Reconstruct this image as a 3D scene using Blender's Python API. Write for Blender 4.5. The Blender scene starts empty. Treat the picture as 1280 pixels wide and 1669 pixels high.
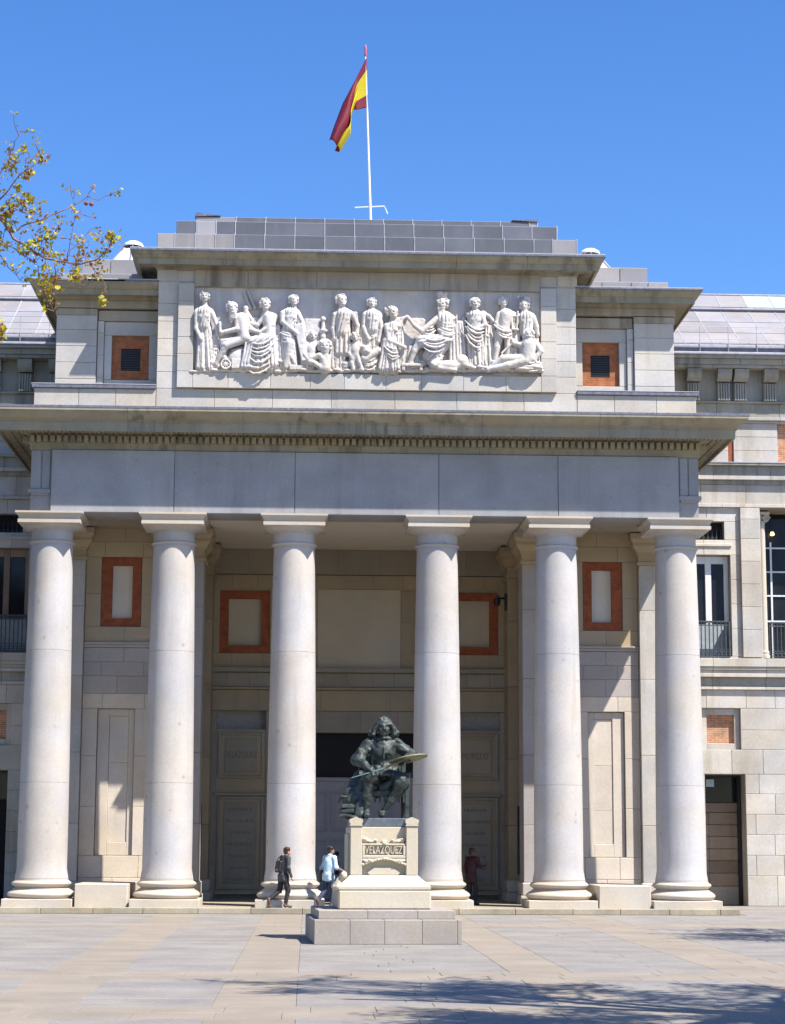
import bpy, bmesh, math, random
import numpy as np
from mathutils import Vector, Matrix, Euler
random.seed(7); rng = np.random.default_rng(7)
S = bpy.context.scene
COL = S.collection
R = math.radians
# ------------------------------------------------------------------ camera
cam_d = bpy.data.cameras.new('camera'); cam = bpy.data.objects.new('camera', cam_d); COL.objects.link(cam)
S.camera = cam
cam_d.sensor_fit = 'HORIZONTAL'; cam_d.sensor_width = 36.0; cam_d.lens = 3258.03/1280*36.0
cam_d.clip_start = 0.1; cam_d.clip_end = 3000
PITCH, YAW, ROLL = 0.1611, 0.0412, 0.0045
fw = Vector((math.sin(YAW)*math.cos(PITCH), math.cos(YAW)*math.cos(PITCH), math.sin(PITCH)))
rt = Vector((math.cos(YAW), -math.sin(YAW), 0)); up = rt.cross(fw)
rt2 = rt*math.cos(ROLL)+up*math.sin(ROLL); up2 = up*math.cos(ROLL)-rt*math.sin(ROLL)
cam.matrix_world = Matrix(((rt2.x, up2.x, -fw.x, -1.6149), (rt2.y, up2.y, -fw.y, -58.0779), (rt2.z, up2.z, -fw.z, 2.1408), (0, 0, 0, 1)))
# ------------------------------------------------------------------ world, sun, exposure
SUN_AZ, SUN_EL = R(50.0), R(55.2)          # azimuth measured from the facade normal towards the right
w = bpy.data.worlds.new('World'); S.world = w; w.use_nodes = True
nt = w.node_tree; bg = nt.nodes['Background']
sky = nt.nodes.new('ShaderNodeTexSky'); sky.sky_type = 'NISHITA'; sky.sun_disc = False
sky.sun_elevation = SUN_EL; sky.sun_rotation = R(180)-SUN_AZ
sky.altitude = 600; sky.air_density = 1.0; sky.dust_density = 0.3; sky.ozone_density = 3.0
hs = nt.nodes.new('ShaderNodeHueSaturation'); hs.inputs['Hue'].default_value = .510; hs.inputs['Saturation'].default_value = 1.28; hs.inputs['Value'].default_value = 1.30
nt.links.new(sky.outputs[0], hs.inputs['Color']); nt.links.new(hs.outputs[0], bg.inputs[0]); bg.inputs[1].default_value = 0.085
sd = bpy.data.lights.new('sun', 'SUN'); sd.energy = 5.0; sd.angle = R(0.53); sd.color = (1.0, 0.955, 0.89)
sun = bpy.data.objects.new('sun', sd); COL.objects.link(sun)
to_sun = Vector((math.sin(SUN_AZ)*math.cos(SUN_EL), -math.cos(SUN_AZ)*math.cos(SUN_EL), math.sin(SUN_EL)))
sun.rotation_euler = to_sun.to_track_quat('Z', 'Y').to_euler(); sun.location = to_sun*80
S.view_settings.view_transform = 'Standard'; S.view_settings.look = 'None'
S.view_settings.exposure = 1.0; S.view_settings.gamma = 1.0; S.view_settings.use_curve_mapping = False
S.render.engine = 'CYCLES'
try:
    S.cycles.max_bounces = 6; S.cycles.diffuse_bounces = 4; S.cycles.glossy_bounces = 3
except Exception: pass

# ------------------------------------------------------------------ tagging helpers
def tag(o, label=None, cat=None, group=None, kind=None):
    if label: o['label'] = label
    if cat: o['category'] = cat
    if group: o['group'] = group
    if kind: o['kind'] = kind
    return o
def empty(name, loc=(0, 0, 0), parent=None, rz=0):
    o = bpy.data.objects.new(name, None); COL.objects.link(o); o.location = loc; o.rotation_euler = (0, 0, rz)
    o.empty_display_size = 0.2; o.parent = parent
    return o
def link(name, me, mat=None, parent=None):
    if mat is not None and len(me.materials) == 0: me.materials.append(mat)
    o = bpy.data.objects.new(name, me); COL.objects.link(o); o.parent = parent
    return o
# chamfered unit box template
def _tmpl():
    bm = bmesh.new(); V = {}
    for sx in (-1, 1):
        for sy in (-1, 1):
            for sz in (-1, 1):
                for a in range(3): V[(sx, sy, sz, a)] = bm.verts.new((sx*(1 if a == 0 else .8), sy*(1 if a == 1 else .8), sz*(1 if a == 2 else .8)))
    key = list(V.keys())
    for a in range(3):
        o = [i for i in range(3) if i != a]
        for s in (-1, 1):
            q = []
            for (p, r) in ((-1, -1), (1, -1), (1, 1), (-1, 1)):
                c = [0, 0, 0]; c[a] = s; c[o[0]] = p; c[o[1]] = r; q.append(V[(c[0], c[1], c[2], a)])
            bm.faces.new(q)
        for p in (-1, 1):
            for r in (-1, 1):
                c1 = [0, 0, 0]; c1[o[0]] = p; c1[o[1]] = r; c1[a] = -1; c2 = list(c1); c2[a] = 1
                bm.faces.new([V[(*c1, o[0])], V[(*c2, o[0])], V[(*c2, o[1])], V[(*c1, o[1])]])
    for sx in (-1, 1):
        for sy in (-1, 1):
            for sz in (-1, 1): bm.faces.new([V[(sx, sy, sz, a)] for a in range(3)])
    bmesh.ops.recalc_face_normals(bm, faces=bm.faces[:])
    bm.verts.index_update()
    idx = {v.index: k for k, v in V.items()}
    F = [[v.index for v in f.verts] for f in bm.faces]
    K = [idx[i] for i in range(24)]
    bm.free(); return np.array([k[:3] for k in K], float), np.array([[0 if k[3] == a else 1 for a in range(3)] for k in K], float), F
TS, TM, TF = _tmpl()
class MB:
    def __init__(s): s.v = []; s.f = []; s.m = []; s.cm = 0
    def add(s, vs, fs):
        n = len(s.v); s.v.extend([tuple(map(float, p)) for p in vs]); s.f.extend([[i+n for i in f] for f in fs]); s.m.extend([s.cm]*len(fs)); return s
    def box(s, x0, x1, y0, y1, z0, z1, ch=0.0):
        x0, x1 = min(x0, x1), max(x0, x1); y0, y1 = min(y0, y1), max(y0, y1); z0, z1 = min(z0, z1), max(z0, z1)
        if ch > 0:
            h = np.array([(x1-x0)/2, (y1-y0)/2, (z1-z0)/2]); c = np.array([(x1+x0)/2, (y1+y0)/2, (z1+z0)/2])
            return s.add(c+TS*(h-TM*min(ch, h.min()*.6)), TF)
        v = [(x, y, z) for x in (x0, x1) for y in (y0, y1) for z in (z0, z1)]
        return s.add(v, [(0, 1, 3, 2), (4, 6, 7, 5), (0, 4, 5, 1), (2, 3, 7, 6), (0, 2, 6, 4), (1, 5, 7, 3)])
    def lathe(s, prof, c=(0, 0), n=48, caps=True):
        vs = []; fs = []; k = len(prof)
        for (r, z) in prof:
            for i in range(n):
                a = 2*math.pi*i/n; vs.append((c[0]+r*math.cos(a), c[1]+r*math.sin(a), z))
        for j in range(k-1):
            for i in range(n): fs.append((j*n+i, j*n+(i+1) % n, (j+1)*n+(i+1) % n, (j+1)*n+i))
        if caps: fs.append(tuple(range(n))[::-1]); fs.append(tuple((k-1)*n+i for i in range(n)))
        return s.add(vs, fs)
    def tube(s, pts, rad, n=6):
        pts = [Vector(p) for p in pts]; vs = []; fs = []; m = len(pts)
        if not hasattr(rad, '__len__'): rad = [rad]*m
        for i, p in enumerate(pts):
            d = (pts[min(i+1, m-1)]-pts[max(i-1, 0)]).normalized()
            a = d.orthogonal().normalized() if i == 0 else (a-d*a.dot(d)).normalized()
            b = d.cross(a)
            for j in range(n):
                t = 2*math.pi*j/n; q = p+(a*math.cos(t)+b*math.sin(t))*rad[i]; vs.append(q)
        for i in range(m-1):
            for j in range(n): fs.append((i*n+j, i*n+(j+1) % n, (i+1)*n+(j+1) % n, (i+1)*n+j))
        fs.append(tuple(range(n))[::-1]); fs.append(tuple((m-1)*n+j for j in range(n)))
        return s.add(vs, fs)
    def prism(s, poly, axis, a, b):
        n = len(poly)
        def P(u, v, t): return (t, u, v) if axis == 0 else ((u, t, v) if axis == 1 else (u, v, t))
        vs = [P(u, v, a) for u, v in poly]+[P(u, v, b) for u, v in poly]
        fs = [tuple(range(n)), tuple(range(2*n-1, n-1, -1))]+[(i, i+n, (i+1) % n+n, (i+1) % n) for i in range(n)]
        return s.add(vs, fs)
    def mesh(s, name, mats, smooth=None, fix=True):
        me = bpy.data.meshes.new(name); me.from_pydata(s.v, [], s.f)
        for m in (mats if isinstance(mats, (list, tuple)) else [mats]): me.materials.append(m)
        if any(s.m): me.polygons.foreach_set('material_index', s.m)
        if fix:
            bm = bmesh.new(); bm.from_mesh(me); bmesh.ops.recalc_face_normals(bm, faces=bm.faces[:])
            if smooth is not None:
                for f in bm.faces: f.smooth = True
                for e in bm.edges:
                    if len(e.link_faces) == 2 and e.calc_face_angle(0) > smooth: e.smooth = False
            bm.to_mesh(me); bm.free()
        me.update(); return me
    def build(s, name, mats, parent=None, smooth=None, fix=True):
        return link(name, s.mesh(name, mats, smooth, fix), None, parent)
def bx(name, mat, parent, x0, x1, y0, y1, z0, z1, ch=0.0):
    return MB().box(x0, x1, y0, y1, z0, z1, ch).build(name, mat, parent, fix=False)
def copy_tree(o, parent=None):
    c = o.copy(); COL.objects.link(c); c.parent = parent
    for ch in [k for k in o.children]: copy_tree(ch, c)
    return c

# ------------------------------------------------------------------ materials
MATS = {}
def _nodes(name):
    m = bpy.data.materials.new(name); m.use_nodes = True; t = m.node_tree; b = t.nodes['Principled BSDF']
    MATS[name] = m
    return m, t, b, t.nodes.new, t.links.new
def rgba(c): return (*c, 1.0)
def stone(name, c, rough=.8, blotch=.16, grain=.10, per=.10, stain=.0, stain_c=(.12, .11, .09), bump=.25, scale=1.0, spots=.0, tint=None, streak_lo=.54):
    m, t, b, N, L = _nodes(name)
    geo = N('ShaderNodeNewGeometry'); oi = N('ShaderNodeObjectInfo')
    def noise(sc, det, vec=None, ro=.55):
        n = N('ShaderNodeTexNoise'); n.inputs['Scale'].default_value = sc*scale; n.inputs['Detail'].default_value = det; n.inputs['Roughness'].default_value = ro
        L(vec if vec else geo.outputs['Position'], n.inputs['Vector']); return n.outputs[0]
    def mr(x, a, bb, lo, hi):
        n = N('ShaderNodeMapRange'); n.inputs[1].default_value = a; n.inputs[2].default_value = bb; n.inputs[3].default_value = lo; n.inputs[4].default_value = hi; L(x, n.inputs[0]); return n.outputs[0]
    def mul(x, y):
        n = N('ShaderNodeMath'); n.operation = 'MULTIPLY'
        L(x, n.inputs[0]); L(y, n.inputs[1]) if not isinstance(y, float) else setattr(n.inputs[1], 'default_value', y); return n.outputs[0]
    n1 = noise(.9, 5); n2 = noise(14, 4, None, .7); n3 = noise(70, 2)
    val = mul(mr(n1, .3, .7, 1-blotch, 1+blotch), mr(n2, .3, .7, 1-grain, 1+grain))
    val = mul(val, mr(n3, .3, .7, 1-grain, 1+grain))
    val = mul(val, mr(oi.outputs['Random'], 0, 1, 1-per, 1+per*.8))
    base = N('ShaderNodeMix'); base.data_type = 'RGBA'; base.inputs[6].default_value = rgba(c); base.inputs[7].default_value = rgba(tint or (c[0]*1.04, c[1]*.98, c[2]*.88))
    L(mr(noise(.6, 3), .4, .62, 0, 1), base.inputs[0])
    sc = N('ShaderNodeVectorMath'); sc.operation = 'SCALE'; L(base.outputs[2], sc.inputs[0]); L(val, sc.inputs[3])
    col = sc.outputs[0]
    if stain > 0:
        mp = N('ShaderNodeMapping'); mp.inputs['Scale'].default_value = (3.2, 3.2, .28); L(geo.outputs['Position'], mp.inputs[0])
        st = mul(mr(noise(1.0, 4, mp.outputs[0], .6), streak_lo, streak_lo+.2, 0, 1), mr(noise(.35, 2), .4, .6, .15, 1))
        mx = N('ShaderNodeMix'); mx.data_type = 'RGBA'; L(mul(st, float(stain)), mx.inputs[0]); L(col, mx.inputs[6]); mx.inputs[7].default_value = rgba(stain_c); col = mx.outputs[2]
    if spots > 0:
        vo = N('ShaderNodeTexVoronoi'); vo.inputs['Scale'].default_value = 2.3; L(geo.outputs['Position'], vo.inputs['Vector'])
        sp = mul(mul(mr(vo.outputs['Distance'], .08, .19, 1, 0), mr(noise(1.3, 1), .50, .60, 0, 1)), mr(n2, .35, .6, .3, 1))
        mx = N('ShaderNodeMix'); mx.data_type = 'RGBA'; L(mul(sp, float(spots)), mx.inputs[0]); L(col, mx.inputs[6]); mx.inputs[7].default_value = rgba((.16, .15, .15)); col = mx.outputs[2]
    L(col, b.inputs['Base Color']); b.inputs['Roughness'].default_value = rough
    bp = N('ShaderNodeBump'); bp.inputs['Strength'].default_value = bump; bp.inputs['Distance'].default_value = .02; L(n2, bp.inputs['Height']); L(bp.outputs[0], b.inputs['Normal'])
    return m
def plain(name, c, rough=.6, metal=0.0, var=.12, sc=6.0, bump=.0, c2=None, emis=None):
    m, t, b, N, L = _nodes(name)
    tc = N('ShaderNodeNewGeometry'); n = N('ShaderNodeTexNoise'); n.inputs['Scale'].default_value = sc; n.inputs['Detail'].default_value = 5; L(tc.outputs['Position'], n.inputs['Vector'])
    mp = N('ShaderNodeMapRange'); mp.inputs[1].default_value = .3; mp.inputs[2].default_value = .7; L(n.outputs[0], mp.inputs[0])
    mx = N('ShaderNodeMix'); mx.data_type = 'RGBA'; mx.inputs[6].default_value = rgba([k*(1-var) for k in c]); mx.inputs[7].default_value = rgba(c2 or [min(1, k*(1+var)) for k in c])
    L(mp.outputs[0], mx.inputs[0]); L(mx.outputs[2], b.inputs['Base Color'])
    b.inputs['Roughness'].default_value = rough; b.inputs['Metallic'].default_value = metal
    if bump:
        bp = N('ShaderNodeBump'); bp.inputs['Strength'].default_value = bump; bp.inputs['Distance'].default_value = .02; L(n.outputs[0], bp.inputs['Height']); L(bp.outputs[0], b.inputs['Normal'])
    if emis: b.inputs['Emission Color'].default_value = rgba(emis); b.inputs['Emission Strength'].default_value = 3
    return m
def brick(name, c1, c2, mortar, bw=.25, bh=.07):
    m, t, b, N, L = _nodes(name)
    geo = N('ShaderNodeNewGeometry'); sp = N('ShaderNodeSeparateXYZ'); cb = N('ShaderNodeCombineXYZ'); L(geo.outputs['Position'], sp.inputs[0])
    L(sp.outputs[0], cb.inputs[0]); L(sp.outputs[2], cb.inputs[1])
    br = N('ShaderNodeTexBrick'); br.inputs['Scale'].default_value = 1; br.inputs['Color1'].default_value = rgba(c1); br.inputs['Color2'].default_value = rgba(c2); br.inputs['Mortar'].default_value = rgba(mortar)
    br.inputs['Mortar Size'].default_value = .009; br.inputs['Brick Width'].default_value = bw; br.inputs['Row Height'].default_value = bh; br.inputs['Mortar Smooth'].default_value = .3
    L(cb.outputs[0], br.inputs['Vector'])
    n = N('ShaderNodeTexNoise'); n.inputs['Scale'].default_value = 5; n.inputs['Detail'].default_value = 5; L(geo.outputs['Position'], n.inputs['Vector'])
    mr = N('ShaderNodeMapRange'); mr.inputs[1].default_value = .3; mr.inputs[2].default_value = .7; mr.inputs[3].default_value = .72; mr.inputs[4].default_value = 1.2; L(n.outputs[0], mr.inputs[0])
    sc = N('ShaderNodeVectorMath'); sc.operation = 'SCALE'; L(br.outputs[0], sc.inputs[0]); L(mr.outputs[0], sc.inputs[3]); L(sc.outputs[0], b.inputs['Base Color'])
    bp = N('ShaderNodeBump'); bp.inputs['Strength'].default_value = .5; bp.inputs['Distance'].default_value = .01; bp.invert = True; L(br.outputs[1], bp.inputs['Height']); L(bp.outputs[0], b.inputs['Normal'])
    b.inputs['Roughness'].default_value = .85
    return m
M_col = stone('column_granite', (.406, .388, .382), blotch=.09, grain=.07, per=.05, stain=.42, spots=.55, stain_c=(.30, .27, .235), bump=.2, streak_lo=.50)
M_base = stone('column_base_stone', (.45, .405, .345), blotch=.08, grain=.06, per=.03, stain=.12, stain_c=(.35, .27, .17), bump=.15)
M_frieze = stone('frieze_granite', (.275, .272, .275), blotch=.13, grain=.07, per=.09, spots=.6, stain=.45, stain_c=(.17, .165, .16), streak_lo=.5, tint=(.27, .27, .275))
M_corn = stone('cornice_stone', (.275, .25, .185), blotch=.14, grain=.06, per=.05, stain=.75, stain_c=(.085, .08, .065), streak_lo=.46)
M_attic = stone('attic_limestone', (.425, .403, .378), blotch=.12, grain=.07, per=.10, stain=.42, stain_c=(.26, .22, .16))
M_attd = stone('attic_beam_stone', (.33, .29, .235), blotch=.16, grain=.06, per=.06, stain=.75, stain_c=(.10, .085, .065), streak_lo=.45)
M_shade_ochre = stone('shade_ochre_limestone', (.385, .31, .205), blotch=.08, grain=.05, per=.07, stain=.15, stain_c=(.3, .22, .13))  # cream stone coloured darker ochre to stand for shade and bounced light
M_pale = stone('pale_limestone', (.54, .475, .40), blotch=.10, grain=.06, per=.06, stain=.3, stain_c=(.34, .27, .18))
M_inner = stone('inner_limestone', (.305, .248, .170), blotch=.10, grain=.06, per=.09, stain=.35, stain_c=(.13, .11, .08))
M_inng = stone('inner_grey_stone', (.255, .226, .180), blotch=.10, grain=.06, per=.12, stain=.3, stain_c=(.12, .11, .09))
M_grey = stone('grey_ashlar', (.36, .33, .315), blotch=.08, grain=.06, per=.09, stain=.15, stain_c=(.25, .23, .2))
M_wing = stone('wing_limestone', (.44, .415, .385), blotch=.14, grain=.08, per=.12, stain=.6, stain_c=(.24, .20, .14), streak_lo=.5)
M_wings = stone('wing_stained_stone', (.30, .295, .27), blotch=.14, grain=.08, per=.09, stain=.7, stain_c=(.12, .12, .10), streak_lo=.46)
M_mort = plain('mortar', (.30, .28, .25), .9, sc=9)
M_marble = stone('relief_marble', (.50, .475, .465), blotch=.16, grain=.07, per=.04, stain=.55, stain_c=(.27, .25, .24), bump=.3, scale=1.6, streak_lo=.48)
M_ped = stone('pedestal_limestone', (.46, .41, .32), blotch=.05, grain=.05, per=.03, stain=.12, stain_c=(.4, .34, .24))
M_gran = stone('plinth_granite', (.285, .26, .238), blotch=.08, grain=.08, per=.05, stain=.2, stain_c=(.2, .18, .16), bump=.2)
M_kerb = stone('step_stone', (.30, .265, .20), blotch=.16, grain=.12, per=.14, stain=.5, stain_c=(.13, .12, .06))
M_pg = stone('paving_grey', (.212, .194, .176), rough=.75, blotch=.16, grain=.16, per=.05, scale=.9, stain=.25, stain_c=(.13, .12, .11), tint=(.22, .198, .174))
M_pb = stone('paving_beige', (.245, .203, .158), rough=.75, blotch=.12, grain=.10, per=.05, scale=.9, tint=(.235, .20, .158))
M_joint = plain('paving_joint', (.15, .135, .09), .95, var=.4, sc=3)
M_plas = stone('plaster', (.42, .37, .295), blotch=.06, grain=.02, per=.02, stain=.08, bump=.05)
M_ceil = stone('ceiling_plaster', (.58, .54, .48), blotch=.05, grain=.02, per=.02, bump=.05)
M_lead = stone('lead_sheet', (.085, .090, .110), rough=.55, blotch=.14, grain=.05, per=.20, stain=.35, stain_c=(.17, .18, .21), bump=.15, tint=(.10, .105, .125))
M_leadr = plain('lead_roll', (.34, .34, .37), .5, var=.15)
M_leade = plain('lead_edge', (.13, .13, .17), .5, var=.3, sc=8)
M_leadl = stone('pale_lead_sheet', (.25, .24, .255), rough=.6, blotch=.10, grain=.05, per=.16, stain=.3, stain_c=(.42, .41, .42), bump=.15)
M_brk = brick('niche_brick', (.27, .062, .022), (.32, .08, .03), (.22, .07, .03))
M_brkl = brick('wing_brick', (.42, .175, .085), (.48, .22, .115), (.50, .37, .26))
M_brka = brick('attic_brick', (.30, .085, .03), (.36, .12, .045), (.28, .13, .06))
M_dark = plain('dark_interior', (.012, .011, .012), .9)
M_glass = plain('window_glass', (.014, .014, .018), .07, var=.3, sc=2)
MATS['window_glass'].node_tree.nodes['Principled BSDF'].inputs['Specular IOR Level'].default_value = .18
M_white = plain('white_paint', (.66, .66, .67), .5, var=.06)
M_iron = plain('wrought_iron', (.045, .055, .062), .55, var=.3)
M_black = plain('black_metal', (.012, .012, .016), .5)
M_door = plain('grey_door_paint', (.25, .24, .25), .55, var=.08)
M_wood = stone('weathered_door_panel', (.24, .18, .135), blotch=.2, grain=.1, per=.2, stain=.4, stain_c=(.1, .07, .05))
M_bronze = plain('bronze_patina', (.020, .025, .023), .56, metal=.25, var=.5, sc=6, c2=(.066, .082, .074), bump=.15)
M_pal = plain('bronze_palette', (.15, .145, .08), .55, metal=.3, var=.25)
M_bplate = plain('bronze_plate', (.13, .15, .17), .45, metal=.4, var=.25)
M_red = plain('flag_red', (.155, .003, .020), .7, var=.1)
M_yel = plain('flag_yellow', (.50, .40, .0), .7, var=.06)
M_bark = plain('bark', (.20, .15, .12), .85, var=.35, sc=14, bump=.4)
M_twig = plain('twig_bark', (.17, .10, .095), .8, var=.35, sc=20)
M_ball = plain('seed_ball', (.17, .075, .055), .9, var=.4, sc=60)
M_cut = plain('carved_letters', (.17, .14, .10), .9)

# ------------------------------------------------------------------ signed-distance modelling
def cap(a, b, r0, r1=None, k=.04, pl=None): return ('c', np.array(a, float), np.array(b, float), r0, r0 if r1 is None else r1, k, pl)
def ell(c, r, rot=(0, 0, 0), k=.04): return ('e', np.array(c, float), np.array(r, float), rot, k)
def rbox(c, h, rad=.01, rot=(0, 0, 0), k=.01): return ('b', np.array(c, float), np.array(h, float), rad, rot, k)
def sdf_mesh(prims, h, rough=0.0, seed=0):
    lo = np.full(3, 1e9); hi = -lo; B = []
    for p in prims:
        if p[0] == 'c': m = max(p[3], p[4]); a = np.minimum(p[1], p[2])-m; b = np.maximum(p[1], p[2])+m; k = p[5]
        else: m = np.linalg.norm(p[2]) if (any(p[3]) if p[0] == 'e' else any(p[4])) else p[2]; a = p[1]-m; b = p[1]+m; k = p[-1]
        if p[0] == 'b': a = a-p[3]; b = b+p[3]
        B.append((a-abs(k)-2*h, b+abs(k)+2*h, k)); lo = np.minimum(lo, a); hi = np.maximum(hi, b)
    lo -= 3*h; hi += 3*h; n = np.ceil((hi-lo)/h).astype(int)+1
    G = np.full(n, 4*h+.2, np.float32)
    for p, (a, b, k) in zip(prims, B):
        i0 = np.maximum(np.floor((a-lo)/h).astype(int), 0); i1 = np.minimum(np.ceil((b-lo)/h).astype(int)+1, n)
        ax = [lo[d]+h*np.arange(i0[d], i1[d]) for d in range(3)]
        X, Y, Z = np.meshgrid(*ax, indexing='ij'); P = np.stack([X, Y, Z], -1)
        if p[0] == 'c':
            d = p[2]-p[1]; L2 = d@d+1e-12; q = P-p[1]; t = np.clip(q@d/L2, 0, 1); e = q-t[..., None]*d
            r = p[3]+(p[4]-p[3])*t
            if p[6]:
                u = d/np.sqrt(L2); a1 = np.cross(u, [0, 1, .01]); a1 /= np.linalg.norm(a1); a2 = np.cross(u, a1)
                th = np.arctan2(e@a2, e@a1); ph = p[6][0]*.5*th+(p[6][2] if len(p[6]) > 2 else 0)*t+1.3*np.sin(2.1*t+th); r = r*(1-p[6][1]*(1-np.abs(np.sin(ph)))**2)
            D = np.linalg.norm(e, axis=-1)-r
        else:
            q = P-p[1]; rot = p[3] if p[0] == 'e' else p[4]
            if any(rot): q = q@np.array(Euler(rot).to_matrix())
            if p[0] == 'e':
                k0 = np.linalg.norm(q/p[2], axis=-1); k1 = np.linalg.norm(q/(p[2]**2), axis=-1)+1e-9; D = k0*(k0-1)/k1
            else:
                u = np.abs(q)-p[2]; D = np.linalg.norm(np.maximum(u, 0), axis=-1)+np.minimum(u.max(-1), 0)-p[3]
        sl = tuple(slice(i0[d], i1[d]) for d in range(3)); g = G[sl]
        if k < 0: G[sl] = np.maximum(g, -D); continue
        hh = np.clip(.5+.5*(g-D)/k, 0, 1); G[sl] = g*(1-hh)+D*hh-k*hh*(1-hh)
    if rough:
        r2 = np.random.default_rng(seed); c = r2.normal(size=tuple((n//4)+2)); 
        ix = np.ix_(*[np.arange(n[d])//4 for d in range(3)]); c = c[ix]
        for d in range(3): c = (c+np.roll(c, 1, d)+np.roll(c, 2, d)+np.roll(c, 3, d))/4
        G = G+rough*c
    # surface nets
    ins = G < 0; nc = n-1
    cor = [(i, j, k) for i in (0, 1) for j in (0, 1) for k in (0, 1)]
    def sub(A, c): return A[c[0]:c[0]+nc[0], c[1]:c[1]+nc[1], c[2]:c[2]+nc[2]]
    cnt = sum(sub(ins, c).astype(np.int8) for c in cor); act = (cnt > 0) & (cnt < 8)
    I = np.argwhere(act); vid = np.full(nc, -1, np.int64); vid[act] = np.arange(len(I))
    acc = np.zeros((len(I), 3)); w = np.zeros(len(I))
    gv = {c: G[I[:, 0]+c[0], I[:, 1]+c[1], I[:, 2]+c[2]] for c in cor}
    for c in cor:
        for d in range(3):
            if c[d] == 0:
                e = list(c); e[d] = 1; e = tuple(e); g0, g1 = gv[c], gv[e]; m = (g0 < 0) != (g1 < 0)
                t = np.where(m, g0/np.where(m, g0-g1, 1), 0); pt = np.array(c, float)+t[:, None]*np.eye(3)[d]
                acc[m] += pt[m]; w[m] += 1
    V = lo+h*(I+acc/np.maximum(w, 1)[:, None]); F = []
    for d in range(3):
        o1, o2 = (d+1) % 3, (d+2) % 3
        a = [slice(None)]*3; b = [slice(None)]*3; a[d] = slice(0, n[d]-1); b[d] = slice(1, n[d])
        A, Bv = ins[tuple(a)], ins[tuple(b)]; X = np.argwhere(A != Bv)
        X = X[(X[:, o1] > 0) & (X[:, o2] > 0) & (X[:, o1] < nc[o1]) & (X[:, o2] < nc[o2])]
        s = A[X[:, 0], X[:, 1], X[:, 2]]
        def cell(u, v): Y = X.copy(); Y[:, o1] -= u; Y[:, o2] -= v; return vid[Y[:, 0], Y[:, 1], Y[:, 2]]
        q = np.stack([cell(1, 1), cell(0, 1), cell(0, 0), cell(1, 0)], 1); q[~s] = q[~s][:, ::-1]; F.append(q)
    return V, np.concatenate(F)
def sdf_obj(name, prims, h, mat, parent=None, rough=0.0, seed=0, xf=None):
    V, F = sdf_mesh(prims, h, rough, seed)
    if xf is not None: V = xf(V)
    me = bpy.data.meshes.new(name); me.vertices.add(len(V)); me.vertices.foreach_set('co', V.astype(np.float32).ravel())
    me.loops.add(F.size); me.loops.foreach_set('vertex_index', F.astype(np.int32).ravel())
    me.polygons.add(len(F)); me.polygons.foreach_set('loop_start', np.arange(0, F.size, 4, dtype=np.int32))
    me.polygons.foreach_set('use_smooth', np.ones(len(F), bool)); me.update(calc_edges=True); me.validate()
    return link(name, me, mat, parent)
# ================================================================== GROUND
g = bx('ground', M_joint, None, -300, 300, -300, 300, -.6, -.012); tag(g, 'pale stone plaza ground in front of the museum', 'plaza', kind='structure')
plaza = empty('paving'); tag(plaza, 'grey stone paving with warm beige crossing bands', 'paving', kind='structure')
XB = [-40, -5.75, -4.6, -2.82, -1.74, 1.65, 2.66, 5.12, 6.5, 40]      # odd spans are beige bands
YB = [(-33.7, -31.9), (-27.0, -25.4), (-9.0, -7.4)]
slabs = []
def rowspan(y0, y1, xs, beige, ln):
    for (a, b) in xs:
        x = a
        while x < b-.01:
            L = ln*random.uniform(.7, 1.35); e = x+L
            if b-e < ln*.5: e = b
            slabs.append((x, e, y0, y1, beige)); x = e
ys = -37.0
edges = sorted([-37.0, -1.36]+[v for p in YB for v in p])
for y0, y1 in zip(edges[:-1], edges[1:]):
    tb = any(abs(y0-p[0]) < .01 for p in YB); nrow = max(1, round((y1-y0)/(.9 if tb else .62)))
    for i in range(nrow):
        a = y0+(y1-y0)*i/nrow; b = y0+(y1-y0)*(i+1)/nrow
        if tb: rowspan(a, b, [(-14, 16)], True, 1.15)
        else:
            for k in range(9):
                x0, x1 = max(XB[k], -14), min(XB[k+1], 16)
                rowspan(a, b, [(x0, x1)], k % 2 == 1, 1.05 if k % 2 else 1.7)
# behind the step line, in front of the wings
for i in range(12):
    for sx in (-1, 1):
        a = -1.36+i*.65; rowspan(a, a+.65, [(10.75, 20)] if sx > 0 else [(-20, -10.75)], False, 1.3)
def vis(s):
    cx, cy = (s[0]+s[1])/2, (s[2]+s[3])/2; d = cy+58.08; t = (cx+1.61)/d
    return -.175 < t < .25 and cy > -35.2
vs = [s for s in slabs if vis(s)]; vs.sort(key=lambda s: -(s[1]-s[0])*(s[3]-s[2])/(s[2]+58.08)**3)
big = set(vs[:300]); rest = {0: MB(), 1: MB()}
for s in slabs:
    gp = .0045; dz = random.uniform(-.0015, .0015)
    if s in big:
        o = MB().box(s[0]+gp*.55, s[1]-gp*.55, s[2]+gp, s[3]-gp, -.05, dz, .006).build('paving_slab', M_pb if s[4] else M_pg, plaza, fix=False)
    else: rest[int(s[4])].box(s[0]+gp*.55, s[1]-gp*.55, s[2]+gp, s[3]-gp, -.05, dz, .006)
for k, nm, mt in ((0, 'grey_paving_field', M_pg), (1, 'beige_paving_field', M_pb)):
    tag(rest[k].build(nm, mt, plaza, fix=False), kind='stuff')
far = MB()
for (x0, x1, y0, y1) in ((-150, 150, -150, -37.01), (-150, -14.01, -37.01, -1.37), (16.01, 150, -37.01, -1.37), (-150, -20.01, -1.37, 60), (20.01, 150, -1.37, 60)): far.box(x0, x1, y0, y1, -.05, -.001)
tag(far.build('outer_paving_field', M_pg, plaza, fix=False), kind='stuff')

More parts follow.
